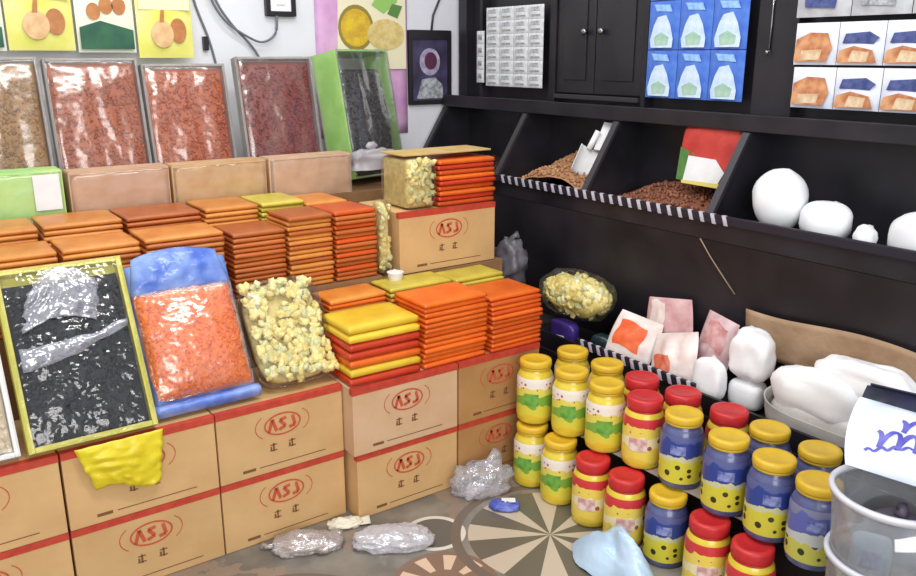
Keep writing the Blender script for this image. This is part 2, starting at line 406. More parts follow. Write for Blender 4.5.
def decal_once(key, name, pts, m, parent, x):
    if key not in _dec: _dec[key] = xz_decal(name, pts, m, parent, x).data
    else: put(name, _dec[key], parent)
GREYP = mat('grey_sachet_print', (120, 124, 132), (190, 192, 198), 0.5, 50)
def art_white(o, w, h, r, c, x):
    decal_once('w1', 'printed_panel', [(-w * .30, h * .52), (w * .30, h * .52), (w * .26, h * .80), (-w * .22, h * .84)], GREYP, o, x)
    decal_once('w2', 'printed_line', [(-w * .32, h * .2), (w * .32, h * .2), (w * .32, h * .3), (-w * .32, h * .3)], GREYP, o, x)
sachet_sheet('white sheet of small grey printed sachets on the black cabinet', 2.672, 3.075, 3.52, 1.447, 1.83, 4, 6, mat('white_sachet_foil', (226, 228, 232), (198, 202, 208), 0.35, 40), art_white, .014)
sachet_sheet('narrow strip of grey printed sachets beside the white sachet sheet', 2.672, 3.535, 3.60, 1.462, 1.72, 1, 4, mat('white_sachet_foil', (226, 228, 232)), lambda o, w, h, r, c, x: xz_decal('printed_panel', [(-w * .25, h * .3), (w * .25, h * .3), (w * .25, h * .7), (-w * .25, h * .7)], GREYP, o, x), .01)
PALEB = mat('pale_blue_print', (214, 230, 246), (188, 212, 240), 0.5, 30)
GREENP = mat('pale_green_print', (176, 208, 186), (150, 186, 176), 0.5, 40)
def art_blue(o, w, h, r, c, x):
    decal_once('b1', 'printed_cup', [(-w * .34, h * .04), (w * .34, h * .04), (w * .38, h * .2), (w * .27, h * .5), (w * .16, h * .66), (-w * .1, h * .7), (-w * .25, h * .5), (-w * .36, h * .22)], PALEB, o, x)
    decal_once('b2', 'printed_leaf', [(-w * .2, h * .1), (w * .2, h * .08), (w * .26, h * .26), (w * .02, h * .36), (-w * .24, h * .25)], GREENP, o, x - .0009)
    decal_once('b3', 'printed_name', [(-w * .3, h * .76), (w * .2, h * .78), (w * .3, h * .92), (-w * .22, h * .9)], mat('light_blue_print', (120, 170, 228), (160, 200, 240), 0.5, 60), o, x)
sachet_sheet('blue sheet of sachets printed with white cups on the black cabinet', 2.672, 1.95, 2.425, 1.432, 1.998, 3, 3, mat('blue_sachet_foil', (62, 104, 200), (84, 130, 216), 0.35, 16), art_blue, .022)
BRP = mat('brown_food_print', (176, 106, 66), (216, 160, 116), 0.5, 28)
CRP = mat('cream_food_print', (228, 206, 172), (200, 168, 130), 0.5, 40)
NAVP = mat('navy_print', (52, 66, 122), (84, 96, 150), 0.5, 50)
def art_food(o, w, h, r, c, x):
    if c == 0:
        xz_decal('printed_mug', [(w * .45, h * .08), (-w * .3, h * .08), (-w * .42, h * .4), (-w * .3, h * .74), (w * .1, h * .76), (w * .42, h * .6)], BRP, o, x)
        xz_decal('printed_foam', [(w * .3, h * .12), (-w * .15, h * .12), (-w * .2, h * .36), (w * .28, h * .34)], CRP, o, x - .0009)
    else:
        decal_once('f1', 'printed_name', [(w * .36, h * .5), (-w * .3, h * .48), (-w * .42, h * .62), (-w * .2, h * .76), (w * .3, h * .72)], NAVP, o, x)
        decal_once('f2', 'printed_food', [(w * .46, h * .06), (-w * .4, h * .06), (-w * .3, h * .34), (w * .1, h * .44), (w * .4, h * .34)], BRP, o, x)
        decal_once('f3', 'printed_cream', [(w * .2, h * .08), (-w * .2, h * .08), (-w * .24, h * .3), (w * .12, h * .34)], CRP, o, x - .0009)
FOODF = mat('white_food_foil', (232, 236, 248), (214, 222, 242), 0.35, 10)
sachet_sheet('lower row of white sachets with a brown mug and food pictures', 2.662, 0.95, 1.742, 1.425, 1.562, 5, 1, FOODF, art_food, .026)
sachet_sheet('middle row of white sachets with a brown mug and food pictures', 2.662, 0.96, 1.748, 1.568, 1.706, 5, 1, FOODF, art_food, .026)
def art_top(o, w, h, r, c, x):
    xz_decal('printed_block', [(w * .3, h * .2), (-w * .25, h * .16), (-w * .3, h * .6), (w * .34, h * .66)], GREYP if c % 2 else NAVP, o, x)
sachet_sheet('top row of greyish white packs above the food sachets', 2.662, 0.97, 1.755, 1.722, 1.88, 4, 1, mat('greyish_pack_foil', (206, 208, 214), (178, 182, 190), 0.35, 18), art_top, .03)

# ------------------------------------------------------------------ back wall: packets, poster, frame, cables
def wall_pack(label, x0, x1, z0, z1, base, art, y=3.80, th=.03):
    t = thing('wall_packet', label, 'packet', ((x0 + x1) / 2, y - th / 2, z0)); w, h = x1 - x0, z1 - z0
    mb = MB()
    for sg in (-1, 1):
        mb.grid(lambda u, v: ((u - .5) * w, sg * (th * .5 * (max(0, math.sin(PI * u)) ** .5) * (max(0, math.sin(PI * v)) ** .4) + .0008), v * h), 8, 8)
    mb.build('pouch', base, t, True)
    art(t, w, h, -th / 2 - .0012)
    return t
YEL = mat('yellow_pack_film', (228, 224, 96), (238, 236, 150), 0.35, 8)
def y_decal(name, pts, m, parent, y): return MB().prism([(p[0], y, p[1]) for p in pts], (0, .0008, 0)).build(name, m, parent)
FRUIT = mat('fruit_print', (216, 170, 116), (232, 196, 146), 0.5, 25)
FRUITD = mat('cut_fruit_print', (176, 110, 60), (196, 132, 78), 0.5, 25)
def art_fruit(t, w, h, y):
    y_decal('pale_print', [(-w * .46, h * .42), (w * .46, h * .42), (w * .46, h * .97), (-w * .46, h * .97)], mat('pale_yellow_print', (240, 238, 190), None, 0.5), t, y)
    y_decal('printed_fruit', ellipse(w * .22, h * .24, w * .15, h * .11), FRUITD, t, y - .0012)
    y_decal('printed_fruit', ellipse(-w * .07, h * .21, w * .20, h * .12), FRUIT, t, y - .0024)
    y_decal('printed_stem', [(-w * .11, h * .31), (-w * .03, h * .31), (-w * .01, h * .42), (-w * .07, h * .42)], FRUITD, t, y - .003)
DGREEN = mat('dark_green_print', (44, 104, 70), (30, 84, 66), 0.5, 16)
def art_green(t, w, h, y):
    y_decal('green_band', [(-w * .46, h * .03), (w * .46, h * .03), (w * .46, h * .20), (-w * .1, h * .28), (-w * .46, h * .22)], DGREEN, t, y)
    for k in (-.2, .02, .24): y_decal('printed_nut', ellipse(w * k, h * .36 + w * .1 * (k > 0), w * .12, h * .075), FRUITD if k else FRUIT, t, y - .0012)
wall_pack('yellow packet with two printed fruits, above the first two trays', .505, .745, 1.617, 2.07, YEL, art_fruit, 3.72)
wall_pack('pale packet with a dark green band between two yellow packets', .755, .98, 1.61, 2.05, mat('pale_pack_film', (226, 232, 206), (238, 240, 222), 0.35, 8), art_green, 3.72)
wall_pack('yellow packet with two printed fruits beside the cables', .99, 1.22, 1.588, 2.05, YEL, art_fruit, 3.72)
wall_pack('pale packet with a dark green band at the far end of the packet row', .265, .497, 1.615, 2.05, mat('pale_pack_film', (226, 232, 206)), art_green, 3.72)
rail = tag(MB().tube([(.2, 3.72, 2.078), (1.28, 3.72, 2.078)], .008, 8).build('hanging_rail', mat('grey_metal', (150, 150, 152), None, 0.4, metal=.6), smooth=True), 'thin metal rail holding the packets on the white wall', 'rail')
for x in (.25, 1.25): MB().tube([(x, 3.72, 2.078), (x, 3.822, 2.078)], .006, 6).build('bracket', mat('grey_metal', (150, 150, 152)), rail)
# pink bordered poster with fruit
t = thing('poster', 'pink bordered poster with printed yellow fruit on the white wall', 'poster', (2.115, 3.818, 1.2))
MB().sheet(lambda u, v: ((u - .5) * .52, -.002 - .006 * math.sin(3 * u + 2 * v) ** 2, v * .86), 10, 14, .0015, (0, -1, 0)).build('sheet', mat('pink_paper', (208, 152, 206), (222, 176, 216), 0.5, 9), t, True)
y_decal('cream_field', [(-.15, .33), (.25, .33), (.25, .84), (-.13, .84)], CREAM, t, -.0125)
YF = mat('yellow_fruit_print', (226, 192, 50), (204, 160, 54), 0.5, 30)
y_decal('printed_fruit', ellipse(-.04, .53, .10, .11, 22), mat('olive_print', (150, 130, 60), None, 0.5), t, -.0135)
y_decal('printed_fruit', ellipse(-.04, .53, .085, .09, 22), YF, t, -.0145)
y_decal('printed_fruit', ellipse(.13, .50, .11, .075, 22), mat('tan_fruit_print', (206, 178, 104), (226, 204, 140), 0.5, 30), t, -.0157)
y_decal('printed_leaf', [(.05, .64), (.12, .60), (.20, .66), (.22, .78), (.12, .74)], mat('leaf_print', (150, 196, 104), None, 0.5), t, -.0145)
y_decal('printed_leaf', [(.14, .60), (.20, .58), (.23, .64), (.17, .65)], mat('leaf_shade_print', (92, 136, 70), None, 0.5), t, -.0155)
# small dark frame
t = thing('wall_frame', 'small black framed dark picture hung beside the cabinet', 'picture', (2.515, 3.819, 1.345))
fr = MB(); fr.box(-.135, -.112, -.02, 0, 0, .38); fr.box(.112, .135, -.02, 0, 0, .38); fr.box(-.112, .112, -.02, 0, 0, .022); fr.box(-.112, .112, -.02, 0, .335, .38)
fr.build('frame', mat('black_frame', (34, 30, 36), None, 0.4), t, bevel=.002)
MB().box(-.112, .112, -.010, 0, .022, .335).build('picture', mat('violet_grey_print', (78, 72, 110), (52, 46, 66), 0.4, 10), t)
y_decal('printed_circle', ellipse(0, .22, .065, .07, 22), mat('pale_violet_print', (190, 182, 206), (150, 140, 170), 0.5, 30), t, -.0115)
y_decal('printed_circle', ellipse(.005, .225, .04, .045, 20), mat('plum_print', (88, 40, 72), None, 0.5), t, -.0128)
y_decal('printed_shape', [(-.085, .03), (.085, .03), (.08, .10), (.03, .14), (-.05, .13)], GREYP, t, -.0115)
tag(MB().tube([(2.53, 3.812, 1.727), (2.54, 3.812, 1.80), (2.60, 3.812, 1.92), (2.62, 3.812, 2.1)], .006, 6).build('hanging_wire', mat('dark_cable', (56, 54, 62), None, 0.5), smooth=True), 'dark wire running up from the small framed picture', 'wire')
# wall box and cables
t = thing('wall_switch', 'square black rimmed switch box on the white wall', 'switch', (1.678, 3.819, 1.775))
fr = MB(); fr.box(-.075, -.052, -.025, 0, 0, .15); fr.box(.052, .075, -.025, 0, 0, .15); fr.box(-.052, .052, -.025, 0, 0, .022); fr.box(-.052, .052, -.025, 0, .128, .15)
fr.build('rim', mat('black_frame', (34, 30, 36)), t, bevel=.002)
MB().box(-.052, .052, -.018, 0, .022, .128).build('plate', WHITE, t)
MB().box(-.02, .02, -.024, -.018, .05, .10).build('rocker', WHITE, t, bevel=.002)
CAB = mat('grey_cable', (110, 112, 122), None, 0.5)
for k, (lab, pts) in enumerate([('grey cable falling straight behind the yellow packets', [(1.24, 2.1), (1.27, 1.85), (1.33, 1.66), (1.36, 1.50), (1.37, 1.3)]),
                                ('grey cable crossing the wall below the switch box', [(1.31, 2.1), (1.36, 1.86), (1.43, 1.74), (1.53, 1.63), (1.58, 1.52), (1.60, 1.3)]),
                                ('looped grey cable hanging from the switch box', [(1.65, 1.776), (1.64, 1.70), (1.585, 1.66), (1.52, 1.672), (1.40, 1.75), (1.33, 1.88), (1.30, 2.1)])]):
    sm = []
    P = [Vector((x, 3.812 - .012 * k, z)) for x, z in pts]
    for i in range(len(P) - 1):
        p0, p1, p2, p3 = P[max(i - 1, 0)], P[i], P[i + 1], P[min(i + 2, len(P) - 1)]
        for q in range(5):
            s_ = q / 5; sm.append(.5 * ((2 * p1) + (p2 - p0) * s_ + (2 * p0 - 5 * p1 + 4 * p2 - p3) * s_ ** 2 + (3 * p1 - p0 - 3 * p2 + p3) * s_ ** 3))
    sm.append(P[-1])
    tag(MB().tube(sm, .0055, 6).build('hanging_cable', CAB, smooth=True), lab, 'cable')
tag(MB().box(-.012, .012, -.02, 0, 0, .06).build('wall_clip', mat('black_frame', (34, 30, 36)), loc=(1.31, 3.819, 1.62), bevel=.002), 'small black clip on the wall next to the yellow packet', 'clip')

# ------------------------------------------------------------------ stepped platform behind the cartons
st = thing('display_platform', 'plain stepped wooden platform carrying the back rows of goods', 'platform', (0.9, 3.0, 0))
PLY = mat('plain_plywood', (150, 112, 76), (134, 98, 64), 0.7, 8)
for nm, b in (('step', (-.70, 1.578, 2.742, 2.985, 0, .762)), ('step', (-.70, 1.578, 2.99, 3.262, 0, .955)), ('step', (-.70, 2.18, 3.27, 3.80, 0, 1.008)), ('step', (1.58, 2.18, 2.742, 3.262, 0, .745))):
    MB().box(b[0] - .9, b[1] - .9, b[2] - 3, b[3] - 3, b[4], b[5]).build(nm, PLY, st)

# ------------------------------------------------------------------ printed cartons
CH = 0.25
def carton_meshes(w, d, h):
    res = {}
    body = MB().box(-w / 2, w / 2, 0, d, 0, h); res['body'] = body
    band = MB().box(-w / 2 - .0008, w / 2 + .0008, -.0012, .022, h - .022, h + .0008); res['band'] = band
    e = MB(); cz = h * .66
    ring2d(e, 0, cz, .066, .040, .006)
    for k, (x, zs) in enumerate([(-.036, [(-.014, -.022), (0, .022), (.014, -.022)]), (0, [(.014, .019), (-.010, .014), (.010, -.010), (-.014, -.019)]), (.036, [(.0, .022), (.008, -.014), (-.014, -.018)])]):
        for p, q in zip(zs, zs[1:]):
            dx, dz = q[0] - p[0], q[1] - p[1]; l = math.hypot(dx, dz); nx, nz = -dz / l * .0058, dx / l * .0058
            poly2d(e, [(x + p[0] + nx, cz + p[1] + nz), (x + q[0] + nx, cz + q[1] + nz), (x + q[0] - nx, cz + q[1] - nz), (x + p[0] - nx, cz + p[1] - nz)])
    for sg in (-1, 1):
        ring2d(e, sg * .035, cz, .062, .048, .003, 10, -.9 if sg > 0 else PI - .9, .9 if sg > 0 else PI + .9)
    res['emblem'] = e
    p = MB()
    rect2d(p, -.012, .012, .010, .014); rect2d(p, -.003, .003, -.012, .018); rect2d(p, -.014, .012, -.010, -.006); rect2d(p, -.012, -.006, -.006, .006)
    res['print'] = p
    q = MB(); rect2d(q, -w * .33, -w * .23, h * .085, h * .125); rect2d(q, -w * .20, w * .34, h * .10, h * .112)
    res['line'] = q
    return res
_cc = {}
def carton(label, x0, x1, y, z, m, d=.33, h=CH, group=None, printed=True, rz=0.0):
    key = (round(x1 - x0, 3), d, h, m.name); w = x1 - x0
    t = thing('carton', label, 'carton', ((x0 + x1) / 2, y, z), (0, 0, rz), group)
    if key not in _cc:
        r = carton_meshes(w, d, h)
        _cc[key] = [r['body'].build('box', m, t, bevel=.003).data, r['band'].build('red_band', REDTAPE, t).data]
        if printed:
            for k, nm, mm in (('emblem', 'emblem', REDINK), ('line', 'printed_line', DARKINK)):
                _cc[key].append(r[k].build(nm, mm, t, loc=(0, -.0008, 0)).data)
            if 'sign' not in _cc: o_ = r['print'].build('printed_sign', DARKINK, t); _cc['sign'] = o_.data; COL.objects.unlink(o_); bpy.data.objects.remove(o_)
    else:
        for i, me in enumerate(_cc[key]):
            put(('box', 'red_band', 'emblem', 'printed_line')[i], me, t, (0, -.0008 if i > 1 else 0, 0))
    for x in (-.036, .03): put('printed_sign', _cc['sign'], t, (x, -.0008, h * .34))
    return t
g = 'printed kraft cartons stacked on the floor'
G = .002
cols = [(-.155, .303), (.310, .757), (.762, 1.208)]
names = ['under the white edged tray', 'under the black tray and yellow bag', 'under the bag of yellow puffs']
for (x0, x1), nm in zip(cols, names):
    carton('lower red banded kraft carton, floor level, ' + nm, x0, x1, 2.405, .001, KRAFT, group=g)
    carton('upper red banded kraft carton directly ' + nm, x0, x1, 2.402, .001 + CH + G, KRAFT, group=g)
carton('lower kraft carton on the floor below the pale carton', 1.224, 1.652, 2.338, .001, KRAFT, group=g)
carton('pale pinkish upper carton under the yellow and red sachets', 1.212, 1.650, 2.332, .001 + CH + G, KRAFTPALE, group=g)
carton('lower brown carton on the floor beside the snack jars', 1.660, 2.045, 2.338, .001, KRAFTDARK, group=g)
carton('upper brown carton beside the green labelled jars', 1.658, 2.050, 2.334, .001 + CH + G, KRAFTDARK, group=g)
carton('single kraft carton carrying the snack bundle by the cabinet', 1.668, 2.146, 2.755, .748, KRAFT, group=None)

# ------------------------------------------------------------------ sachet packets in piles
def packet_mesh(w, d, t, seed=0):
    mb = MB(); rnd = random.Random(seed)
    def side(sg):
        def fn(u, v):
            u, v = .5 - .5 * math.cos(PI * u), .5 - .5 * math.cos(PI * v)
            e = (max(0, 1 - abs(2 * u - 1) ** 14) ** .35) * (max(0, 1 - abs(2 * v - 1) ** 14) ** .35); e = .62 + .38 * e
            k = .0012 * noise.noise(Vector((u * 4, v * 5, seed)))
            return ((u - .5) * w, v * d, t * .5 + sg * (t * .47 * e + .0005) + k * e)
        return fn
    nu, nv = 9, 7; mb.grid(side(-1), nu, nv); mb.grid(side(1), nu, nv); w_ = nu + 1; m_ = w_ * (nv + 1)
    rim = [i for i in range(w_)] + [j * w_ + nu for j in range(1, nv + 1)] + [nv * w_ + i for i in range(nu - 1, -1, -1)] + [j * w_ for j in range(nv - 1, 0, -1)]
    for a, b in zip(rim, rim[1:] + rim[:1]): mb.f.append((a, b, m_ + b, m_ + a))
    return mb
_pm = {}
def pile(label, x0, x1, y, z, n, mats, d=.2, t=.0175, seed=0, group='sachet piles', jitter=.006, topmats=None, rz=0.0):
    rnd = random.Random(seed * 31 + 7); w = x1 - x0
    for i in range(n):
        m = mats[i % len(mats)] if (topmats is None or i < n - len(topmats)) else topmats[i - n + len(topmats)]
        key = (round(w, 3), d, t, m.name, (i + seed) % 3)
        if key not in _pm:
            o = packet_mesh(w * .97, d, t, (i + seed) % 3).build('sachet_packet', m, smooth=True); _pm[key] = o.data
        else: o = put('sachet_packet', _pm[key])
        o.location = ((x0 + x1) / 2 + rnd.uniform(-jitter, jitter) * .4, y + rnd.uniform(-jitter, jitter), z + i * (t + .0006))
        o.rotation_euler = (0, 0, rz + rnd.uniform(-.018, .018))
        k_ = n - 1 - i
        tag(o, (('topmost ' + label) if k_ == 0 else ORD[k_] + ' ' + label + ', from the top'), 'packet', 'sachets in one pile: ' + label)
ORD = ['first', 'second', 'third', 'fourth', 'fifth', 'sixth', 'seventh', 'eighth', 'ninth', 'tenth', 'eleventh', 'twelfth', 'thirteenth', 'fourteenth', 'fifteenth', 'sixteenth']
RUST = mat('rust_orange_film', (192, 104, 44), (172, 84, 34), 0.4, 9, vary=.14)
AMBER = mat('amber_film', (220, 146, 66), (202, 118, 46), 0.4, 9, vary=.12)
ORANGE = mat('bright_orange_film', (238, 116, 36), (224, 94, 24), 0.36, 9, vary=.10)
DORANGE = mat('deep_orange_film', (216, 92, 30), (196, 72, 22), 0.36, 9, vary=.10)
YELP = mat('yellow_film', (236, 204, 62), (226, 182, 44), 0.36, 9, vary=.08)
REDP = mat('red_film', (206, 66, 34), (190, 50, 26), 0.36, 9, vary=.08)
LIME = mat('lime_yellow_film', (214, 196, 78), (190, 172, 62), 0.36, 9, vary=.08)
z2 = .763
pile('amber sachet in the pile behind the white edged tray', .20, .43, 2.752, z2, 14, [AMBER], seed=1)
pile('amber sachet in the pile behind the black tray', .44, .68, 2.752, z2, 14, [AMBER, AMBER, RUST], seed=2)
pile('rust sachet in the pile behind the blue bag', .69, .96, 2.752, z2, 14, [RUST, AMBER], seed=3)
pile('dark rust sachet in the pile right of the blue bag', .985, 1.185, 2.752, z2, 13, [RUST], seed=4)
pile('amber sachet in the pile between two rust piles', 1.195, 1.375, 2.752, z2, 15, [AMBER, AMBER, RUST], seed=5)
pile('rust sachet in the pile beside the narrow puff bag', 1.385, 1.565, 2.752, z2, 15, [RUST, RUST, DORANGE], seed=6)
zb = .957
for i, (a, b, m, lb) in enumerate([(.15, .42, AMBER, 'amber sachet on the platform before the green box'), (.43, .69, AMBER, 'amber sachet on the platform before the pinkish box'),
                                   (.70, .97, RUST, 'rust sachet on the platform between the kraft boxes'), (.98, 1.19, AMBER, 'amber sachet on the platform before the middle kraft box'),
                                   (1.2, 1.38, LIME, 'lime yellow sachet on the platform behind the amber pile'), (1.39, 1.575, AMBER, 'amber sachet on the platform before the plain kraft box')]):
    pile(lb, a, b, 3.005, zb, 5 if i != 5 else 4, [m], d=.235, seed=20 + i, t=.018)
z1 = .5045
pile('yellow and red sachet in the pile on the pale carton', 1.215, 1.50, 2.352, z1, 7, [REDP, YELP, ORANGE, YELP], d=.205, t=.030, seed=7, topmats=[REDP, REDP, YELP, YELP], jitter=.010, rz=-.02)
pile('bright orange sachet in the pile next to the yellow topped pile', 1.515, 1.80, 2.345, z1, 13, [ORANGE], d=.205, t=.0185, seed=8, jitter=.010)
pile('deep orange sachet in the pile above the brown carton', 1.815, 2.065, 2.345, z1, 12, [DORANGE, ORANGE], d=.205, t=.0175, seed=9, jitter=.008)
pile('orange sachet in the low pile behind the yellow topped pile', 1.26, 1.50, 2.578, z1, 13, [AMBER, ORANGE], d=.15, t=.0185, seed=10, jitter=.004)
pile('lime yellow sachet in the pile behind the bright orange pile', 1.515, 1.80, 2.578, z1, 13, [AMBER, LIME], d=.155, t=.0185, seed=11, topmats=[LIME, LIME], jitter=.004)
pile('lime yellow sachet in the pile behind the deep orange pile', 1.815, 2.06, 2.578, z1, 13, [AMBER, LIME], d=.155, t=.0178, seed=12, topmats=[LIME, LIME], jitter=.004)
pile('orange red sachet in the bundle on the single carton', 1.866, 2.155, 2.765, 1.001, 9, [DORANGE, REDP, ORANGE], d=.22, t=.0205, seed=13, jitter=.006)

# ------------------------------------------------------------------ bags of puffs
def puff_mesh(k):
    mb = MB().blob((0, 0, 0), ((.019, .011, .010), (.014, .013, .011), (.017, .012, .008), (.013, .012, .013))[k], .007, 5, k + 80, 12, 8)
    if k == 0: mb.v = [(x, y, z + 22 * x * x) for x, y, z in mb.v]
    return mb
PUFF = mat('pale_yellow_puff', (240, 226, 164), (222, 202, 120), 0.65, 30, vary=.14)
PUFFG = mat('pale_green_puff', (220, 220, 176), (200, 198, 136), 0.65, 30, vary=.13)
_pf = []
def puffs(parent, fn, n, seed, scale=1.0, m=(PUFF, PUFFG)):
    rnd = random.Random(seed)
    if not _pf:
        for k in range(4):
            for q in (PUFF, PUFFG):
                mb = puff_mesh(k); me = bpy.data.meshes.new('snack_puff'); me.from_pydata(mb.v, [], mb.f); me.update(); me.materials.append(q)
                for p in me.polygons: p.use_smooth = True
                _pf.append(me)
    for i in range(n):
        p = fn(rnd)
        put('snack_puff', _pf[(rnd.randrange(4)) * 2 + (rnd.random() < .3)], parent, p, (rnd.uniform(0, 6.3), rnd.uniform(0, 6.3), rnd.uniform(0, 6.3)), (scale * rnd.uniform(.85, 1.2),) * 3)
def lean(o, tilt): o.rotation_euler = (tilt, 0, o.rotation_euler[2])
# big clear bag leaning on the sachets
t = thing('puff_bag', 'clear bag of pale yellow puffs on the kraft carton beside the orange tray', 'bag', (1.088, 2.432, .548), (R(-33), 0, R(1)))
w, h, th = .275, .36, .07
MB().blob((0, th * .5 + .012, h / 2), (w / 2 - .004, th * .42, h / 2 - .005), .004, 3, 3, 28, 18, .5).build('inner_heap', mat('puff_heap', (222, 206, 142), (196, 176, 104), .8, 40), t, True)
def fpt(r):
    x = r.uniform(-.46, .44) * w; z = r.uniform(.02, .98) * h
    return (x, -.004 + .014 * r.random(), z)
puffs(t, fpt, 290, 4, 1.05)
MB().blob((0, th * .5, h / 2), (w / 2 + .010, th * .5 + .020, h / 2 + .008), .005, 5, 5, 32, 22, .45).build('plastic_bag', FILM, t, True)
# narrow bag by the carton
t = thing('puff_bag', 'narrow clear bag of pale puffs between the rust pile and the single carton', 'bag', (1.617, 2.79, .747))
MB().blob((0, .03, .15), (.024, .04, .145), .004, 3, 6, 18, 16, .6).build('inner_heap', mat('puff_heap', (196, 176, 100)), t, True)
puffs(t, lambda r: (r.uniform(-.022, .022), -.012 + .006 * r.random(), r.uniform(.03, .29)), 26, 5, .9)
MB().blob((0, .02, .155), (.034, .05, .15), .003, 4, 7, 20, 18, .6).build('plastic_bag', FILM, t, True)
# snack bundle on the single carton
t = thing('puff_bag', 'stacked clear pack of pale puffs on top of the single carton', 'bag', (1.787, 2.775, 1.0005))
MB().box(-.062, .062, .012, .2, .004, .20).build('inner_heap', mat('puff_heap', (196, 176, 100)), t, bevel=.015)
puffs(t, lambda r: (r.uniform(-.06, .06), .002 + .006 * r.random(), r.uniform(.018, .195)), 50, 6, .95)
MB().blob((0, .1, .105), (.074, .122, .105), .003, 4, 9, 24, 16, .35, flat=-.104).build('plastic_bag', FILM, t, True)
MB().box(-.072, .365, .02, .20, .2125, .219).build('cover_card', mat('tan_card', (206, 174, 112), (190, 156, 92), .7, 10), t, bevel=.002)['label'] = 'flat tan card lying over the bundle'
# small white cup on the ledge of sachets
t = thing('cup', 'small white crumpled cup between the sachet piles and the single carton', 'cup', (1.612, 2.70, .724))
MB().lathe([(.022, 0), (.024, .004), (.032, .055), (.034, .058), (.031, .055), (.021, .006)], 20).build('cup_wall', PAPERW, t, True)
MB().blob((0, 0, .045), (.026, .026, .02), .008, 5, 2, 16, 10).build('crumpled_paper', PAPERW, t, True)

# ------------------------------------------------------------------ boxes along the back step
def kraft_box(label, x0, x1, m, h=.172, y=3.285, d=.11, lab=None):
    t = thing('flat_box', label, 'box', ((x0 + x1) / 2, y, 1.0085)); w = x1 - x0
    MB().box(-w / 2, w / 2, 0, d, 0, h).build('box', m, t, bevel=.003)
    MB().box(-w / 2 + .004, w / 2 - .004, .004, d - .004, h + .0003, h + .003).build('lid_flap', m, t)
    MB().sheet(lambda u, v: ((u - .5) * (w - .01), -.003 - .004 * abs(noise.noise(Vector((u * 5, v * 4, x0 * 9)))), .006 + v * (h - .012)), 14, 8, .0008, (0, -1, 0)).build('plastic_wrap', FILM, t, True)
    return t
t = kraft_box('light green box with a white label under the first tray', .30, .562, mat('light_green_card', (166, 214, 130), (196, 224, 140), .5, 7), .19)
y_decal('label', [(.03, .05), (.118, .05), (.118, .178), (.03, .178)], PAPERW, t, -.0095)
kraft_box('pinkish kraft box beside the light green box', .580, .945, PINKKRAFT, .175)
kraft_box('middle tan kraft box between two kraft boxes', .955, 1.345, mat('tan_box_card', (208, 172, 128), (194, 154, 108), .55, 14, .1, 40), .172)
kraft_box('plain kraft box beside the grey plastic bag', 1.358, 1.745, mat('light_pink_card', (212, 178, 150), (198, 160, 130), .55, 14, .1, 40), .172)
t = thing('plastic_bag', 'grey crumpled plastic bag at the end of the kraft box row', 'bag', (1.88, 3.335, 1.0085))
MB().blob((0, 0, .088), (.115, .045, .09), .022, 5, 8, 30, 20, .55, flat=-.0875 + .088).build('bag_body', mat('grey_bag_film', (176, 172, 176), (150, 146, 152), .35, 8, .3, 25), t, True)
MB().blob((.0, .0, .19), (.03, .012, .02), .01, 6, 3, 14, 8).build('twisted_top', mat('grey_bag_film', (176, 172, 176)), t, True)
# grey crumpled bag beside the single carton
t = thing('plastic_bag', 'grey crumpled plastic bag wedged between the single carton and the black panel', 'bag', (2.27, 2.80, .61))
MB().blob((0, 0, .10), (.065, .07, .10), .03, 4, 12, 26, 18, .8).build('bag_body', mat('smoky_bag_film', (112, 108, 116), (80, 76, 84), .35, 8, .3, 25), t, True)
MB().tube([(0, 0, .19), (.012, -.01, .215), (.03, -.02, .222)], .014, 8, (1.4, .7, 1.3)).build('bag_neck', mat('smoky_bag_film', (112, 108, 116)), t, True)

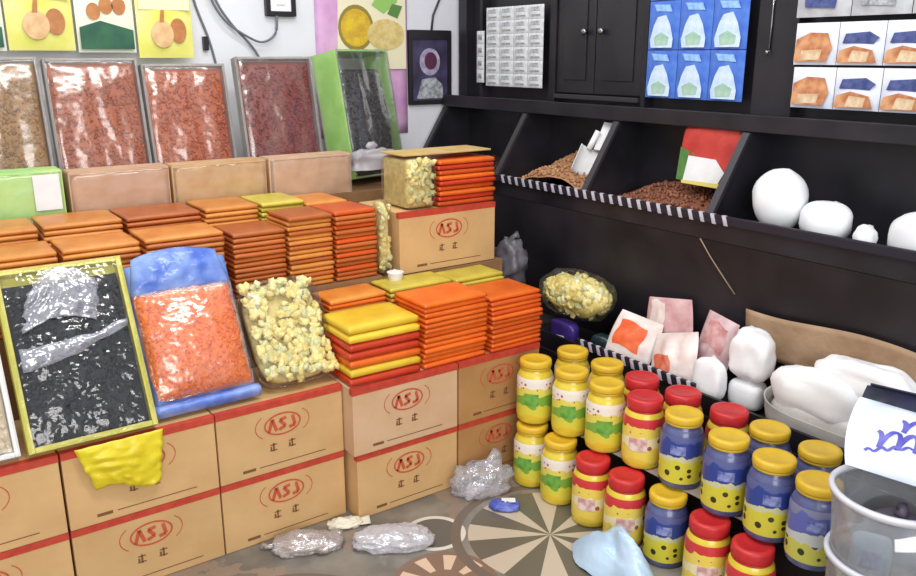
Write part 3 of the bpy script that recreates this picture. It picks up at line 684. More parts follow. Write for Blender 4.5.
# ------------------------------------------------------------------ leaning trays of dried goods
def tray(label, x0, x1, z, y, h, tilt, depth, rim, content, seed, size=.0085, n=750, wrap=FILM, rim_w=.010, rz=0.0, name='goods_tray', fill=(.015, .985), edge=None, backm=None, grow=.0):
    """open box seen from its mouth (-Y local), tilted back, filled with loose pieces under plastic"""
    w = x1 - x0; t = thing(name, label, 'tray', ((x0 + x1) / 2, y, z + depth * math.sin(tilt) + .001), (-tilt, 0, rz))
    def X(u, v): return (u - .5) * (w + grow * (v - .5) * 2)
    MB().box(-w / 2, w / 2, depth - .004, depth, 0, h).build('tray_back', backm or rim, t)
    MB().box(-w / 2, -w / 2 + rim_w, 0, depth - .0042, 0, h).build('tray_side', rim, t, bevel=.002)
    MB().box(w / 2 - rim_w, w / 2, 0, depth - .0042, 0, h).build('tray_side', edge or rim, t, bevel=.002)
    MB().box(-w / 2 + rim_w + .0002, w / 2 - rim_w - .0002, 0, depth - .0042, 0, rim_w).build('tray_bottom_wall', rim, t, bevel=.002)
    MB().box(-w / 2 + rim_w + .0002, w / 2 - rim_w - .0002, 0, depth - .0042, h - rim_w, h).build('tray_top_wall', rim, t, bevel=.002)
    rnd = random.Random(seed); iw = w - 2 * rim_w - .004; z0, z1_ = rim_w + fill[0] * (h - 2 * rim_w), rim_w + fill[1] * (h - 2 * rim_w)
    def surf(u, v):
        e = (max(0, math.sin(PI * min(max(u, 0), 1))) ** .4) * (max(0, math.sin(PI * min(max(v, 0), 1))) ** .4)
        return depth * .45 - e * (depth * .45 + .006) + .010 * noise.noise(Vector((u * 4, v * 5, seed)))
    hb = MB().grid(lambda u, v: ((u - .5) * iw, min(depth - .005, surf(u, v) + .004), z0 + v * (z1_ - z0)), 20, 22).build('heap', content, t, True)
    def pt(r):
        u, v = r.uniform(.03, .97), r.uniform(.03, .97); return ((u - .5) * iw, min(depth - .012, surf(u, v) + .001), z0 + v * (z1_ - z0))
    stuff(seeds(MB(), pt, n, size, rnd).build('loose_pieces', content, t, True))
    if wrap:
        def wf(u, v):
            e = (max(0, math.sin(PI * u)) ** .3) * (max(0, math.sin(PI * v)) ** .3)
            return ((u - .5) * (w - .002), -.006 - e * .016 + .009 * e * noise.noise(Vector((u * 5 + seed, v * 2.5, seed * 2.2))) - .008 * e * abs(noise.noise(Vector((u * 7 + v * 2, v * 2.4, seed)))), .001 + v * (h - .002))
        MB().sheet(wf, 26, 30, .0006, (0, -1, 0)).build('plastic_wrap', wrap, t, True)
    return t
SP1 = mat('golden_brown_pieces', (132, 88, 30), (176, 128, 54), .5, island=True)
SP2 = mat('orange_brown_pieces', (140, 58, 18), (192, 100, 40), .5, island=True)
SP3 = mat('orange_red_pieces', (154, 62, 22), (200, 106, 46), .5, island=True)
SP4 = mat('dark_red_pieces', (104, 32, 22), (150, 60, 42), .5, island=True)
SPB = mat('charcoal_pieces', (44, 40, 42), (76, 72, 74), .5, island=True)
zt = 1.0085
ht = .575
tilt4 = R(11)
tray('tray of golden brown pieces wrapped in plastic above the green box', .225, .568, zt, 3.42, ht + .01, tilt4, .05, GREYBOARD, SP1, 1, n=900)
tray('tray of orange brown pieces wrapped in plastic above the pinkish box', .585, .93, zt, 3.42, ht + .005, tilt4, .05, GREYBOARD, SP2, 2, n=900)
tray('tray of orange red pieces wrapped in plastic above the middle kraft box', .942, 1.285, zt, 3.42, ht - .018, tilt4, .05, GREYBOARD, SP3, 3, n=900)
tray('tray of dark red pieces wrapped in plastic above the plain kraft box', 1.335, 1.69, zt, 3.42, ht + .01, tilt4, .05, GREYBOARD, SP4, 4, n=900)
LGREEN = mat('light_green_side_card', (150, 198, 106), (170, 212, 128), .5, 10)
tray('green sided tray of charcoal pieces before the pink poster', 1.83, 2.165, zt, 3.46, ht + .02, tilt4, .17, LGREEN, SPB, 5, n=900, backm=GREYBOARD, fill=(.0, .88), rz=R(14))

# front row trays
YCARD = mat('yellow_green_card', (206, 198, 72), (222, 214, 104), .5, 8)
BLACKP = mat('black_glossy_pieces', (12, 12, 16), (30, 31, 40), .55, island=True, spec=.25)
GRAINP = mat('beige_pieces', (196, 176, 142), (220, 204, 176), .6, island=True)
def tpose(o, y, z, tilt, rz): o.location = (o.location[0], y, z); o.rotation_euler = (-tilt, 0, rz)
tb = R(28)
t = tray('yellow edged tray of glossy black pieces leaning on the sachet piles', .232, .585, .5065, 2.385, .535, tb, .05, YCARD, BLACKP, 6, .0105, 560, film('dark_tray_wrap', (230, 232, 245), .025, .13, 11, .8), .016, fill=(.0, .94))
def bunch(u, v):
    return (-.135 + .20 * u + .03 * v + .012 * noise.noise(Vector((v * 5, u * 3, 4))), -.028 - .020 * abs(noise.noise(Vector((u * 5, v * 5, 3)))) - .010 * math.sin(PI * u), .335 + .15 * v * (.75 + .25 * math.sin(PI * u)) + .03 * math.sin(3 * u) + .012 * noise.noise(Vector((u * 6, v * 2, 8))))
MB().sheet(bunch, 26, 20, .0008, (0, -1, 0)).build('bunched_plastic', FILMGREY, t, True)['label'] = 'bunched grey clear plastic over the black pieces'
MB().sheet(lambda u, v: (-.152 + .30 * u, -.027 - .008 * math.sin(PI * v) - .008 * abs(noise.noise(Vector((u * 6, v * 3, 1)))), .225 + .085 * u ** 1.5 + (.07 - .05 * u) * v + .01 * noise.noise(Vector((u * 5, v, 2)))), 26, 8, .0008, (0, -1, 0)).build('plastic_fold', FILMGREY, t, True)
tray('white edged tray of beige pieces at the end of the front row', -.11, .213, .5065, 2.395, .46, tb, .05, WHITE, GRAINP, 7, .009, 520, FILM, .014)
# orange goods in a blue plastic bag
ORP = mat('orange_shreds', (222, 94, 24), (240, 138, 62), .45, island=True)
t = thing('goods_bag', 'flat blue plastic bag filled with orange pieces next to the black tray', 'bag', (.763, 2.425, .532), (-tb, 0, R(0)))
w, h = .325, .49
BLUEB = mat('blue_bag_film', (70, 106, 190), (126, 154, 214), .3, 9, .5, 20)
BLUES = mat('blue_bag_sheen', (74, 108, 196), (138, 164, 222), .25, 9, .9, 14)
def bagback(u, v): return ((u - .5) * (w - .002), .03 + .01 * noise.noise(Vector((u * 4, v * 4, 2))), v * h)
MB().sheet(bagback, 16, 20, .012, (0, 1, 0)).build('bag_back', BLUEB, t, True)
def ortop(u, v):
    e = (max(0, math.sin(PI * u)) ** .4) * (max(0, math.sin(PI * v)) ** .4)
    return ((u - .5) * (w - .01), .03 - .05 * e + .006 * noise.noise(Vector((u * 5, v * 5, 4))), .045 + v * (h - .135))
MB().grid(ortop, 20, 22).build('heap', ORP, t, True)
rnd = random.Random(8)
def pt(r):
    p = ortop(r.uniform(.03, .97), r.uniform(.03, .97)); return (p[0], p[1] + .002, p[2])
stuff(seeds(MB(), pt, 900, .011, rnd, (1.2, .45, .4)).build('loose_pieces', ORP, t, True))
def tip(u, v):
    e = math.sin(PI * u) ** .5 * math.sin(PI * v) ** .6 if 0 < u < 1 and 0 < v < 1 else 0
    return ((u - .5) * (w - .0 - .05 * v * (2 * abs(u - .5)) ** 2), .026 - .032 * e + .012 * e * noise.noise(Vector((u * 7, v * 5, 9))), h - .105 + .125 * v + .025 * v * math.sin(PI * u))
MB().sheet(tip, 24, 12, .003, (0, 1, 0)).build('bag_mouth', BLUES, t, True)
MB().sheet(lambda u, v: ((u - .5) * (w + .015), .022 - .022 * math.sin(PI * v) + .004 * noise.noise(Vector((u * 9, v * 3, 5))), -.004 + .042 * v), 22, 6, .003, (0, 1, 0)).build('bag_hem', BLUES, t, True)
def wf(u, v):
    p = ortop(u, v); return (p[0] * 1.02, p[1] - .012 - .006 * abs(noise.noise(Vector((u * 8, v * 6, 3)))), p[2])
MB().sheet(wf, 24, 26, .0006, (0, -1, 0)).build('plastic_wrap', film('orange_wrap', (255, 245, 240), .06, .22, 9, .8), t, True)
# yellow plastic bag draped over the carton front
def yb(u, v):
    zz = .512 - .148 * v - .02 * v * (u - .3) + .0
    x = .345 + (.25 * (1 - .05 * v)) * u + .055 * v * (1 - u) * 1.0 - .01 * v + .012 * noise.noise(Vector((v * 5, u * 2, 2))) * v
    y = 2.3975 - .006 - .016 * abs(noise.noise(Vector((u * 5, v * 5, 1)))) - .014 * math.sin(PI * u) * math.sin(PI * min(1, v * 1.0) * .9)
    return (x, y - .004, zz + .012 * math.sin(6 * u) * v)
tag(MB().sheet(yb, 24, 20, .0025, (0, -1, 0)).build('yellow_bag', mat('yellow_bag_film', (232, 214, 46), (222, 200, 34), .35, 9, .5, 24), smooth=True), 'crumpled yellow plastic bag hanging below the black tray', 'bag')

# ------------------------------------------------------------------ snack jars
JH = .246
def label_material(name, stops, spots=None, spot_col=(40, 40, 30), spot_range=(0, 0), spot_scale=22):
    """printed sleeve: colour bands by height plus printed dots"""
    m = bpy.data.materials.new(name); m.use_nodes = True; nt = m.node_tree; N = nt.nodes; L = nt.links; b = N['Principled BSDF']
    b.inputs['Roughness'].default_value = .3
    tc = N.new('ShaderNodeTexCoord'); sep = N.new('ShaderNodeSeparateXYZ'); L.new(tc.outputs['Object'], sep.inputs[0])
    nz = N.new('ShaderNodeTexNoise'); nz.inputs['Scale'].default_value = 26; L.new(tc.outputs['Object'], nz.inputs['Vector'])
    ma = N.new('ShaderNodeMath'); ma.operation = 'MULTIPLY_ADD'; L.new(nz.outputs[0], ma.inputs[0]); ma.inputs[1].default_value = .05; L.new(sep.outputs[2], ma.inputs[2])
    mr = N.new('ShaderNodeMapRange'); mr.inputs[1].default_value = .025; mr.inputs[2].default_value = .025 + JH; L.new(ma.outputs[0], mr.inputs[0])
    cr = N.new('ShaderNodeValToRGB'); cr.color_ramp.interpolation = 'CONSTANT'; L.new(mr.outputs[0], cr.inputs[0])
    el = cr.color_ramp.elements
    while len(el) > 1: el.remove(el[-1])
    el[0].position = stops[0][0]; el[0].color = lin(stops[0][1])
    for p, c in stops[1:]: e = el.new(p); e.color = lin(c)
    out = cr.outputs[0]
    if spots:
        vo = N.new('ShaderNodeTexVoronoi'); vo.inputs['Scale'].default_value = spot_scale; vo.inputs['Randomness'].default_value = .6; L.new(tc.outputs['Object'], vo.inputs['Vector'])
        lt = N.new('ShaderNodeMath'); lt.operation = 'LESS_THAN'; L.new(vo.outputs[0], lt.inputs[0]); lt.inputs[1].default_value = spots
        a = N.new('ShaderNodeMath'); a.operation = 'GREATER_THAN'; L.new(sep.outputs[2], a.inputs[0]); a.inputs[1].default_value = spot_range[0]
        c = N.new('ShaderNodeMath'); c.operation = 'LESS_THAN'; L.new(sep.outputs[2], c.inputs[0]); c.inputs[1].default_value = spot_range[1]
        p = N.new('ShaderNodeMath'); p.operation = 'MULTIPLY'; L.new(lt.outputs[0], p.inputs[0]); L.new(a.outputs[0], p.inputs[1])
        q = N.new('ShaderNodeMath'); q.operation = 'MULTIPLY'; L.new(p.outputs[0], q.inputs[0]); L.new(c.outputs[0], q.inputs[1])
        mx = N.new('ShaderNodeMix'); mx.data_type = 'RGBA'; L.new(q.outputs[0], mx.inputs[0]); L.new(out, mx.inputs[6]); mx.inputs[7].default_value = lin(spot_col); out = mx.outputs[2]
    L.new(out, b.inputs['Base Color'])
    return m
LAB_G = label_material('green_yellow_label', [(0, (228, 192, 50)), (.14, (220, 208, 70)), (.28, (126, 172, 66)), (.43, (226, 212, 96)), (.55, (236, 228, 216))], .30, (196, 84, 84), (.128, .158), 60)
LAB_R = label_material('red_yellow_label', [(0, (228, 196, 70)), (.14, (234, 210, 90)), (.30, (240, 226, 180)), (.44, (236, 208, 92)), (.58, (206, 58, 62))], .22, (150, 90, 100), (.07, .13), 26)
LAB_B = label_material('blue_yellow_label', [(0, (206, 196, 96)), (.06, (214, 204, 66)), (.37, (206, 204, 160)), (.43, (52, 70, 146)), (.64, (92, 98, 150))], .30, (58, 56, 30), (.02, .095), 30)
LAB_B2 = label_material('pale_blue_yellow_label', [(0, (190, 186, 120)), (.06, (200, 196, 88)), (.30, (198, 202, 196)), (.42, (96, 102, 172)), (.64, (128, 130, 160))], .30, (54, 54, 34), (.015, .075), 30)
LID_Y = mat('yellow_lid', (224, 186, 52), (214, 172, 40), .4, 20); LID_R = mat('red_lid', (204, 48, 50), (188, 36, 42), .4, 20)
BODY_Y = mat('yellow_jar_plastic', (226, 204, 70), (214, 190, 56), .25, 14); BODY_C = mat('smoky_jar_plastic', (96, 102, 146), (72, 78, 122), .2, 14)
_jar = {}
def jar(kind, label, x, y, z, rz, group, s=1.0):
    if kind not in _jar:
        r = .068; t = thing('snack_jar', label, 'jar', (x, y, z), (0, 0, rz), group)
        lid, sleeve, body = {'g': (LID_Y, LAB_G, BODY_Y), 'r': (LID_R, LAB_R, BODY_Y), 'b': (LID_Y, LAB_B, BODY_C), 'p': (LID_Y, LAB_B2, BODY_C)}[kind]
        MB().lathe([(r * .88, 0), (r * .97, .006), (r, .018), (r, .165), (r * .96, .178), (r * .86, .192), (r * .80, .197), (r * .80, .226)], 32).build('jar_body', body, t, True)
        MB().lathe([(r + .0012, .022), (r + .0016, .03), (r + .0016, .160), (r + .0010, .1655), (r * .97 + .001, .176)], 32, cap=False).build('label_sleeve', sleeve, t, True)
        n = 40; lz = .200 if kind == 'r' else .213
        lm = MB().lathe([(r * .88, lz), (r * .89, lz + .002), (r * .89, .229), (r * .85, .234), (r * .66, .236), (r * .62, .2345), (r * .2, .2345)], n, wob=lambda a, z: 1 + (.012 * math.cos(20 * a) if lz < z < .2285 else 0)).build('lid', lid, t, True)
        MB().lathe([(r * .82, lz - .0095), (r * .86, lz - .0085), (r * .86, lz - .003), (r * .82, lz - .002)], 32).build('neck_ring', lid, t, True)
        if kind == 'g':   # printed oval patch on the front of the sleeve
            MB().grid(lambda u, v: ((r + .0026) * math.cos(-PI / 2 + (u - .5) * .8), (r + .0026) * math.sin(-PI / 2 + (u - .5) * .8), .075 + .045 * v), 8, 2).build('label_patch', mat('green_label_patch', (86, 150, 58), (120, 176, 72), .3, 40), t, True)
        if kind == 'r':
            MB().grid(lambda u, v: ((r + .0026) * math.cos(-PI / 2 + (u - .5) * .9), (r + .0026) * math.sin(-PI / 2 + (u - .5) * .9), .065 + .045 * v), 8, 2).build('label_patch', mat('white_label_patch', (236, 222, 214), (206, 150, 150), .3, 40), t, True)
        if kind in 'bp':
            MB().grid(lambda u, v: ((r + .0026) * math.cos(-PI / 2 + (u - .5) * .7), (r + .0026) * math.sin(-PI / 2 + (u - .5) * .7), .118 + .030 * v), 8, 2).build('label_patch', mat('pale_blue_patch', (150, 160, 214), (84, 92, 160), .3, 60), t, True)
        _jar[kind] = t; t.scale = (s, s, 1.04); return t
    t = copy_tree(_jar[kind]); t.location = (x, y, z); t.rotation_euler = (0, 0, rz); tag(t, label, 'jar', group); t.scale = (s, s, 1.04); return t
tag(MB().box(1.972, 2.225, 1.0, 2.30, .2485, .2525).build('shelf_sheet', mat('greyish_card', (176, 160, 152), (150, 134, 128), .6, 10), bevel=.001), 'thin greyish card sheet between the two tiers of jars', 'sheet')
ZU = .2532
face = R(55)
def spin(k, a=12): return -face + R(random.Random(k * 37 + 5).uniform(-a, a))
UPG = 'green labelled jars in the upper tier'
for k, (x, y, lb) in enumerate(((1.935, 2.222, 'green labelled yellow jar, upper tier outer row, right against the brown carton'), (1.972, 2.062, 'green labelled yellow jar, upper tier outer row, second from the brown carton'),
                                (2.118, 2.215, 'green labelled yellow jar, upper tier inner row, right against the brown carton'), (1.985, 1.898, 'green labelled yellow jar, upper tier outer row, touching a red lidded jar'),
                                (2.125, 2.035, 'green labelled yellow jar, upper tier inner row, second from the brown carton'))): jar('g', lb, x, y, ZU, spin(k), UPG)
for k, (y, lb) in enumerate(((2.205, 'green labelled jar on the floor, right against the brown carton'), (2.045, 'green labelled jar on the floor, next to a red lidded jar'))): jar('g', lb, 1.912, y, .0005, spin(k + 9), 'green labelled jars on the floor')
for k, (x, y, lb) in enumerate(((2.005, 1.738, 'red lidded jar in the outer row of the upper tier'), (2.128, 1.865, 'red lidded jar, upper tier inner row, next to green labelled jars'),
                                (2.140, 1.690, 'red lidded jar, upper tier inner row, between two red lidded jars'), (2.145, 1.505, 'red lidded jar, upper tier inner row, next to yellow lidded blue jars'))): jar('r', lb, x, y, ZU, spin(k + 20), 'red lidded jars in the upper tier')
for k, (x, y, lb) in enumerate(((2.005, 1.573, 'yellow lidded blue label jar, upper tier outer row, touching the red lidded jar'), (1.985, 1.385, 'yellow lidded blue label jar, upper tier outer row, second from the red lidded jar'),
                                (1.975, 1.222, 'yellow lidded blue label jar, upper tier outer row, third from the red lidded jar'), (1.955, 1.070, 'pale blue label jar, upper tier outer row, next to the clear tubs'))): jar('b' if k != 3 else 'p', lb, x, y, ZU, spin(k + 30), 'blue labelled jars in the upper tier')
for k, (x, y, lb) in enumerate(((2.135, 1.348, 'pale blue label jar, upper tier inner row, next to a red lidded jar'), (2.128, 1.175, 'pale blue label jar at the inner row end before the paper sack'))): jar('p', lb, x, y, ZU, spin(k + 40), 'blue labelled jars in the upper tier')
for k, (x, y, lb) in enumerate(((1.905, 1.868, 'red lidded jar on the floor, next to the green labelled jars'), (1.908, 1.712, 'red lidded jar on the floor behind the pale blue bag'),
                                (1.915, 1.375, 'red lidded jar on the floor, second from the clear tubs'), (1.905, 1.215, 'red lidded jar on the floor, nearest the clear tubs'))): jar('r', lb, x, y, .0005, spin(k + 50), 'red lidded jars on the floor')
jar('b', 'yellow lidded blue label jar on the floor between red lidded jars', 1.935, 1.555, .0005, -face, None)

# ------------------------------------------------------------------ goods in the lower bins
t = thing('chips_bag', 'clear bag of yellow chips lying in the lower bin', 'bag', (2.362, 2.46, .532), (0, 0, R(6)))
MB().blob((0, 0, .085), (.085, .16, .075), .02, 3, 14, 26, 16, .9).build('inner_heap', mat('chip_heap', (232, 216, 120), (206, 186, 100), .7, 30), t, True)
def cpt(r):
    a, q = r.uniform(0, 6.3), math.sqrt(r.random()) * .95
    d = Vector((r.gauss(0, 1) - .4, r.gauss(0, 1), r.gauss(0, 1) + .5)).normalized()
    return (.085 * d.x, .16 * d.y, .085 + .075 * d.z)
puffs(t, cpt, 170, 9, 1.25)
MB().blob((0, 0, .09), (.094, .185, .10), .012, 5, 15, 30, 18, .8).build('plastic_bag', FILM, t, True)
t = thing('packet', 'purple packet with a white patch under the chips bag', 'packet', (2.31, 2.47, .4005), (0, R(0), 0))
MB().blob((0, 0, .058), (.03, .075, .054), .004, 3, 2, 22, 14, .5).build('pouch', mat('purple_film', (66, 46, 128), (48, 34, 92), .3, 12), t, True)
xz_decal('white_patch', [(.02, .02), (-.05, .015), (-.03, .055), (.015, .05)], PAPERW, t, -.034)
t = thing('packet', 'dark teal packet in the lower bin behind the rope edging', 'packet', (2.318, 2.25, .407), (0, R(4), R(10)))
MB().blob((0, 0, .05), (.035, .05, .05), .006, 3, 5, 20, 12, .5).build('pouch', mat('teal_film', (30, 58, 62), (20, 36, 42), .3, 12), t, True)
def pfn(w, h, th, seed, sg, off=0.0):
    def fn(u, v):
        b = (max(0, math.sin(PI * u)) ** .6) * (max(0, math.sin(PI * v)) ** .5)
        c = math.sin(PI * u) * math.sin(PI * v)
        return ((u - .5) * w * (1 - .10 * (2 * v - 1) ** 2), sg * (th * .5 * b + .0008 + off) + (.014 * noise.noise(Vector((u * 4, v * 4, seed))) + .006 * noise.noise(Vector((u * 11, v * 9, seed)))) * c, v * h)
    return fn
def pouch(mb, w, h, th, seed):
    for sg in (-1, 1): mb.grid(pfn(w, h, th, seed, sg), 20, 18)
    return mb
def pouch_patch(mb, w, h, th, seed, u0, u1, v0, v1, wav=.03):
    f = pfn(w, h, th, seed, -1, .0012)
    return mb.grid(lambda a, b: f(u0 + (u1 - u0) * a + wav * math.sin(6 * b + seed), v0 + (v1 - v0) * b + wav * math.sin(5 * a)), 12, 10)
# orange and white packets in the lower bin
PINKF = mat('pinkish_film', (220, 186, 184), (196, 146, 148), .35, 14, .3, 20)
for k, (lab, loc, rot, wd, ht_, m, pm, pa) in enumerate([
    ('white packet with a big orange patch in the lower bin', (2.288, 2.105, .432), (R(-24), R(10), R(-74)), .20, .20, mat('white_crinkled_film', (236, 226, 222), (222, 200, 194), .35, 14, .3, 20), mat('orange_patch', (232, 112, 62), (226, 92, 46), .4, 20), (.12, .72, .30, .82)),
    ('pinkish crumpled packet behind the orange patched packet', (2.405, 1.985, .425), (R(-10), R(-8), R(-82)), .21, .275, PINKF, mat('white_crinkled_film', (236, 226, 222)), (.1, .45, .5, .95)),
    ('white packet with red print lying beside the white bags', (2.292, 1.872, .440), (R(-30), R(-16), R(-84)), .20, .185, mat('white_crinkled_film', (236, 226, 222)), mat('red_orange_patch', (224, 132, 106), (216, 98, 66), .4, 24), (.1, .5, .1, .5)),
    ('pale pink packet leaning on the black panel', (2.392, 1.80, .425), (R(-8), R(8), R(-96)), .16, .27, mat('pale_pink_film', (224, 200, 204), (196, 156, 160), .35, 18, .3, 20), mat('rose_patch', (196, 128, 130), (218, 176, 176), .4, 30), (.2, .8, .55, .9))]):
    t = thing('packet', lab, 'packet', loc, rot)
    pouch(MB(), wd, ht_, .05, k + 3).build('pouch', m, t, True)
    pouch_patch(MB(), wd, ht_, .05, k + 3, *pa).build('printed_patch', pm, t, True)
# white flour bags
FLOUR = mat('white_flour_bag', (244, 244, 246), (234, 235, 239), .6, 6, .12, 18)
t = thing('flour_bag', 'upper white lumpy flour bag beside the paper sack', 'bag', (2.376, 1.60, .4045))
MB().blob((0, 0, .20), (.060, .078, .095), .014, 3.0, 30, 28, 18, .82).build('bag_body', FLOUR, t, True)
MB().blob((0, 0, .056), (.050, .062, .054), .004, 3, 31, 24, 12, .6).build('bag_base', FLOUR, t, True)
t = thing('flour_bag', 'lower white flour bag at the bin edge beside the paper sack', 'bag', (2.304, 1.712, .404))
MB().blob((0, 0, .09), (.036, .066, .084), .008, 3.0, 33, 28, 18, .8).build('bag_body', FLOUR, t, True)
MB().tube([(.025, 0, .150), (.034, .01, .160), (.040, .02, .158)], .008, 8, (1.5, .8, 1.2)).build('bag_neck', FLOUR, t, True)
# open paper sack with white powder
t = thing('paper_sack', 'open brown paper sack with pale liner full of white powder', 'sack', (2.372, 1.27, .4005))
LINER = mat('grey_liner_film', (206, 202, 198), (182, 178, 174), .35, 8, .3, 20)
SACK = mat('brown_sack_paper', (176, 148, 120), (156, 126, 98), .75, 8, .35, 30)
def rimh(a):
    back = .5 + .5 * math.cos(a)                 # a = 0 towards +X, the black panel
    return .085 + .10 * back ** 1.1 + .015 * math.sin(3 * a) * back
def sackf(u, v):
    a = 2 * PI * u; ex = .55
    cx, sy = math.copysign(abs(math.cos(a)) ** ex, math.cos(a)), math.copysign(abs(math.sin(a)) ** ex, math.sin(a))
    k = .92 + .10 * v + .015 * noise.noise(Vector((cx * 2, sy * 2, v * 3)))
    return (.097 * cx * k, .235 * sy * k, rimh(a) * v)
MB().grid(sackf, 48, 10, wrap=True).build('sack_wall', LINER, t, True)
MB().grid(lambda u, v: tuple(Vector(sackf(u, 1)) * (1, 1, 1)[0] if v == 0 else (sackf(u, 1)[0] * (1 - .07 * v), sackf(u, 1)[1] * (1 - .05 * v), sackf(u, 1)[2] + .012 * math.sin(PI * v) - .03 * v)), 48, 4, wrap=True).build('rolled_rim', LINER, t, True)
def flap(u, v): return (.080 - .006 * v + .015 * (1 - v) + .008 * noise.noise(Vector((u * 4, v * 2, 1))), -.30 + .72 * u, .17 + (.155 + .02 * math.sin(5 * u) + .03 * u) * v)
MB().sheet(flap, 24, 8, .004, (1, 0, 0)).build('paper_flap', SACK, t, True)
MB().blob((-.035, .055, .155), (.060, .155, .085), .012, 3, 41, 32, 20, .8).build('powder_heap', FLOUR, t, True)
MB().blob((.004, -.075, .235), (.055, .165, .062), .014, 3.4, 44, 32, 20, .8).build('powder_heap', FLOUR, t, True)
MB().blob((-.01, .0, .06), (.082, .21, .075), .004, 3, 47, 30, 16, .6, flat=-.055).build('liner', mat('grey_liner_film', (196, 192, 190), (170, 166, 164), .35, 8, .3, 20), t, True)

# ------------------------------------------------------------------ clear tubs, bottom right
TX, TY = 1.885, .84
RIMW = mat('whitish_rim_plastic', (226, 226, 232), (206, 206, 216), .25, 8)
def tub(label, z, r0, r1, h):
    t = thing('plastic_tub', label, 'tub', (TX, TY, z))
    MB().lathe([(.004, .0), (r0, .0), (r0 + .006, .006), (r1, h - .012), (r1 - .004, h - .012), (r0 + .002, .008), (.004, .004)], 48, cap=False).build('tub_wall', CLEAR, t, True)
    MB().lathe([(r1 - .004, h - .016), (r1 + .008, h - .016), (r1 + .010, h - .004), (r1 + .006, h), (r1 - .003, h), (r1 - .004, h - .016)], 48, cap=False).build('rim', RIMW, t, True)
    return t
tub('tall lower clear plastic tub standing on the floor beside the jars', .0005, .105, .132, .42)
tub('upper clear plastic tub with whitish rim, nested in the lower tub', .36, .118, .140, .235)
t = thing('plastic_bag', 'dark violet grey bag lying inside the upper clear tub', 'bag', (TX + .02, TY - .01, .370))
MB().blob((0, 0, .08), (.085, .085, .072), .008, 3, 51, 26, 16, .8).build('bag_body', mat('dusky_violet_film', (88, 80, 100), (66, 58, 76), .4, 6, .2, 20), t, True)
MB().tube([(0, 0, .15), (.01, 0, .165), (.02, .01, .168)], .012, 8, (1.5, .8, 1.2)).build('bag_neck', mat('dusky_violet_film', (88, 80, 100)), t, True)
t = thing('packet', 'blue white packet tucked against the side of the tub', 'packet', (TX - .082, TY + .0, .372), (0, R(-6), R(25)))
MB().blob((0, 0, .075), (.010, .045, .07), .003, 3, 4, 20, 14, .5).build('pouch', mat('blue_white_film', (150, 172, 196), (188, 204, 214), .3, 14), t, True)
MB().sheet(lambda u, v: (-.0125 + .004 * (2 * u - 1) ** 2, (u - .5) * .05, .05 + .05 * v), 4, 4, .001, (-1, 0, 0)).build('printed_patch', mat('pale_blue_patch', (150, 160, 214)), t)
# pouch with violet script leaning on the tub rim
t = thing('packet', 'white packet with violet blue script leaning on the upper tub', 'packet', (TX + .015, TY + .005, .612), (R(-52), R(9), R(-60)))
pouch(MB(), .27, .20, .06, 3).build('pouch', mat('white_pack_film', (228, 234, 248), (206, 216, 242), .3, 9, .2, 18), t, True)
INK = mat('violet_script', (76, 78, 176), (110, 104, 196), .4, 30)
scr = MB()
F_ = pfn(.27, .20, .06, 3, -1, .0016)
def stroke(pts, wd):
    n = len(pts); l = []; r_ = []
    for i, p in enumerate(pts):
        a, b = pts[max(i - 1, 0)], pts[min(i + 1, n - 1)]; dx, dz = b[0] - a[0], b[1] - a[1]; q = math.hypot(dx, dz) or 1
        nx, nz = -dz / q * wd, dx / q * wd
        l.append(F_(p[0] + nx, p[1] + nz)); r_.append(F_(p[0] - nx, p[1] - nz))
    scr.add(l + r_, [(i, i + 1, n + i + 1, n + i) for i in range(n - 1)])
for u0, v0, am, fr_, ln in ((.22, .40, .12, 4.2, .62), (.40, .66, .10, 3.4, .48)):   # two rows of slanting cursive loops
    stroke([(u0 + ln * q / 70 + .035 * math.sin(fr_ * 2 * PI * q / 70 + .8), v0 + .10 * q / 70 + am * math.cos(fr_ * 2 * PI * q / 70)) for q in range(71)], .022)
stroke([(.16 + .0085 * q, .22 + .004 * q + .02 * math.sin(q * .5)) for q in range(50)], .014)
scr.build('printed_script', INK, t, True)
t = thing('packet', 'dark navy packet behind the white packet with violet script', 'packet', (TX + .12, TY + .045, .612), (R(-52), R(6), R(-60)))
pouch(MB(), .25, .20, .035, 7).build('pouch', mat('navy_film', (34, 38, 66), (24, 26, 44), .35, 9), t, True)
MB().box(-.105, .105, -.004, .004, .2015, .207).build('sealed_edge', mat('navy_film', (34, 38, 66)), t)

# ------------------------------------------------------------------ litter on the floor
def litter(label, c, r, m, seed, rz=0, amp=.02, name='plastic_wrapper', cat='wrapper', sq=.8, extra=None):
    t = thing(name, label, cat, (c[0], c[1], .0012), (0, 0, rz))
    MB().blob((0, 0, r[2] * .6), r, amp, 5, seed, 34, 18, sq, flat=-r[2] * .6).build('crumpled_film', m, t, True)
    if extra: extra(t)
    return t
WF = mat('crumpled_white_film', (214, 212, 216), (176, 172, 176), .3, 12, .6, 30)
litter('crumpled whitish clear wrapper on the floor beside the pale ring', (1.245, 2.14), (.14, .065, .03), film('milky_film', (226, 224, 232), .6, .15, 16, .8, .75), 71, R(-30), .02, extra=lambda t: MB().sheet(lambda u, v: (-.02 + .11 * u, -.02 + .05 * v, .045 + .008 * noise.noise(Vector((u * 9, v * 7, 2)))), 14, 8, .001, (0, 0, 1)).build('printed_film', WF, t, True))
litter('grey pink crumpled wrapper on the floor before the puff carton', (1.0, 2.29), (.12, .055, .028), film('pinkish_milky_film', (206, 196, 196), .5, .2, 14, .8, .7), 72, R(-25), .02, extra=lambda t: MB().tube([(-.1, 0, .018), (-.13, .01, .01), (-.15, .02, .008)], .012, 6, (1, .6, 1.1)).build('twisted_end', film('pinkish_milky_film'), t, True))
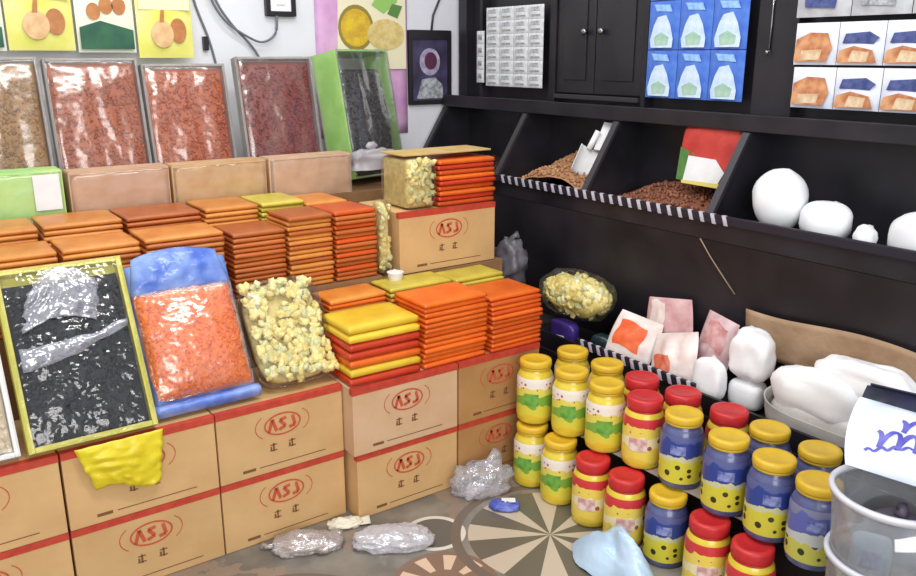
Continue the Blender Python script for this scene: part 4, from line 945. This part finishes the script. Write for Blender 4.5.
litter('scrap of cream paper at the foot of the carton gap', (1.165, 2.335), (.06, .03, .014), mat('cream_scrap', (232, 226, 206), None, .6), 73, R(-20), .012, 'paper_scrap', 'paper', extra=lambda t: MB().sheet(lambda u, v: (.02 + .07 * u, -.02 + .04 * v, .006 + .012 * u * v), 6, 4, .001, (0, 0, 1)).build('paper_flap', mat('cream_scrap', (232, 226, 206)), t, True))
litter('clear crumpled plastic bag on the floor between cartons and jars', (1.70, 2.24), (.115, .05, .07), film('clear_litter_film', (232, 230, 240), .34, .12, 14, 1.0, .7), 74, R(-12), .04, 'plastic_bag', 'bag', extra=lambda t: MB().tube([(.02, 0, .10), (.04, .01, .13), (.07, .02, .14)], .018, 8, (1.3, .7, 1.4)).build('twisted_top', film('clear_litter_film'), t, True))
litter('small blue wrapper on the floor at the edge of the star pattern', (1.70, 2.105), (.055, .035, .016), mat('blue_wrapper_film', (66, 84, 176), (104, 116, 196), .3, 20), 75, R(-35), .01, extra=lambda t: MB().sheet(lambda u, v: (-.01 + .05 * u, -.015 + .03 * v, .0295), 4, 3, .001, (0, 0, 1)).build('white_patch', PAPERW, t))
def bs(u, v):
    a = 2 * PI * u; k = 1 + .14 * math.sin(3 * a + 1) + .10 * math.sin(5 * a)
    q = v
    z = .15 * (1 - q ** 2.6) * (.75 + .25 * math.cos(a)) + .022 * (1 - q) * noise.noise(Vector((math.cos(a) * q * 3, math.sin(a) * q * 3, 7))) + .012 * abs(noise.noise(Vector((math.cos(a) * q * 6, math.sin(a) * q * 6, 3)))) + .002
    return (.082 * k * q * math.cos(a), .185 * k * q * math.sin(a), z)
t = thing('plastic_bag', 'pale blue flattened plastic bag on the floor before the red jars', 'bag', (1.746, 1.588, .0012), (0, 0, R(-3)))
MB().grid(bs, 48, 16, wrap=True).build('crumpled_film', mat('pale_blue_bag_film', (190, 214, 234), (172, 200, 226), .3, 7, .5, 18), t, True)
MB().sheet(lambda u, v: (-.03 + .10 * u, -.23 + .08 * v, .004 + .02 * v + .01 * math.sin(5 * u) * v), 10, 6, .001, (0, 0, 1)).build('bag_handle', mat('dark_blue_film', (40, 62, 84), None, .3), t, True)
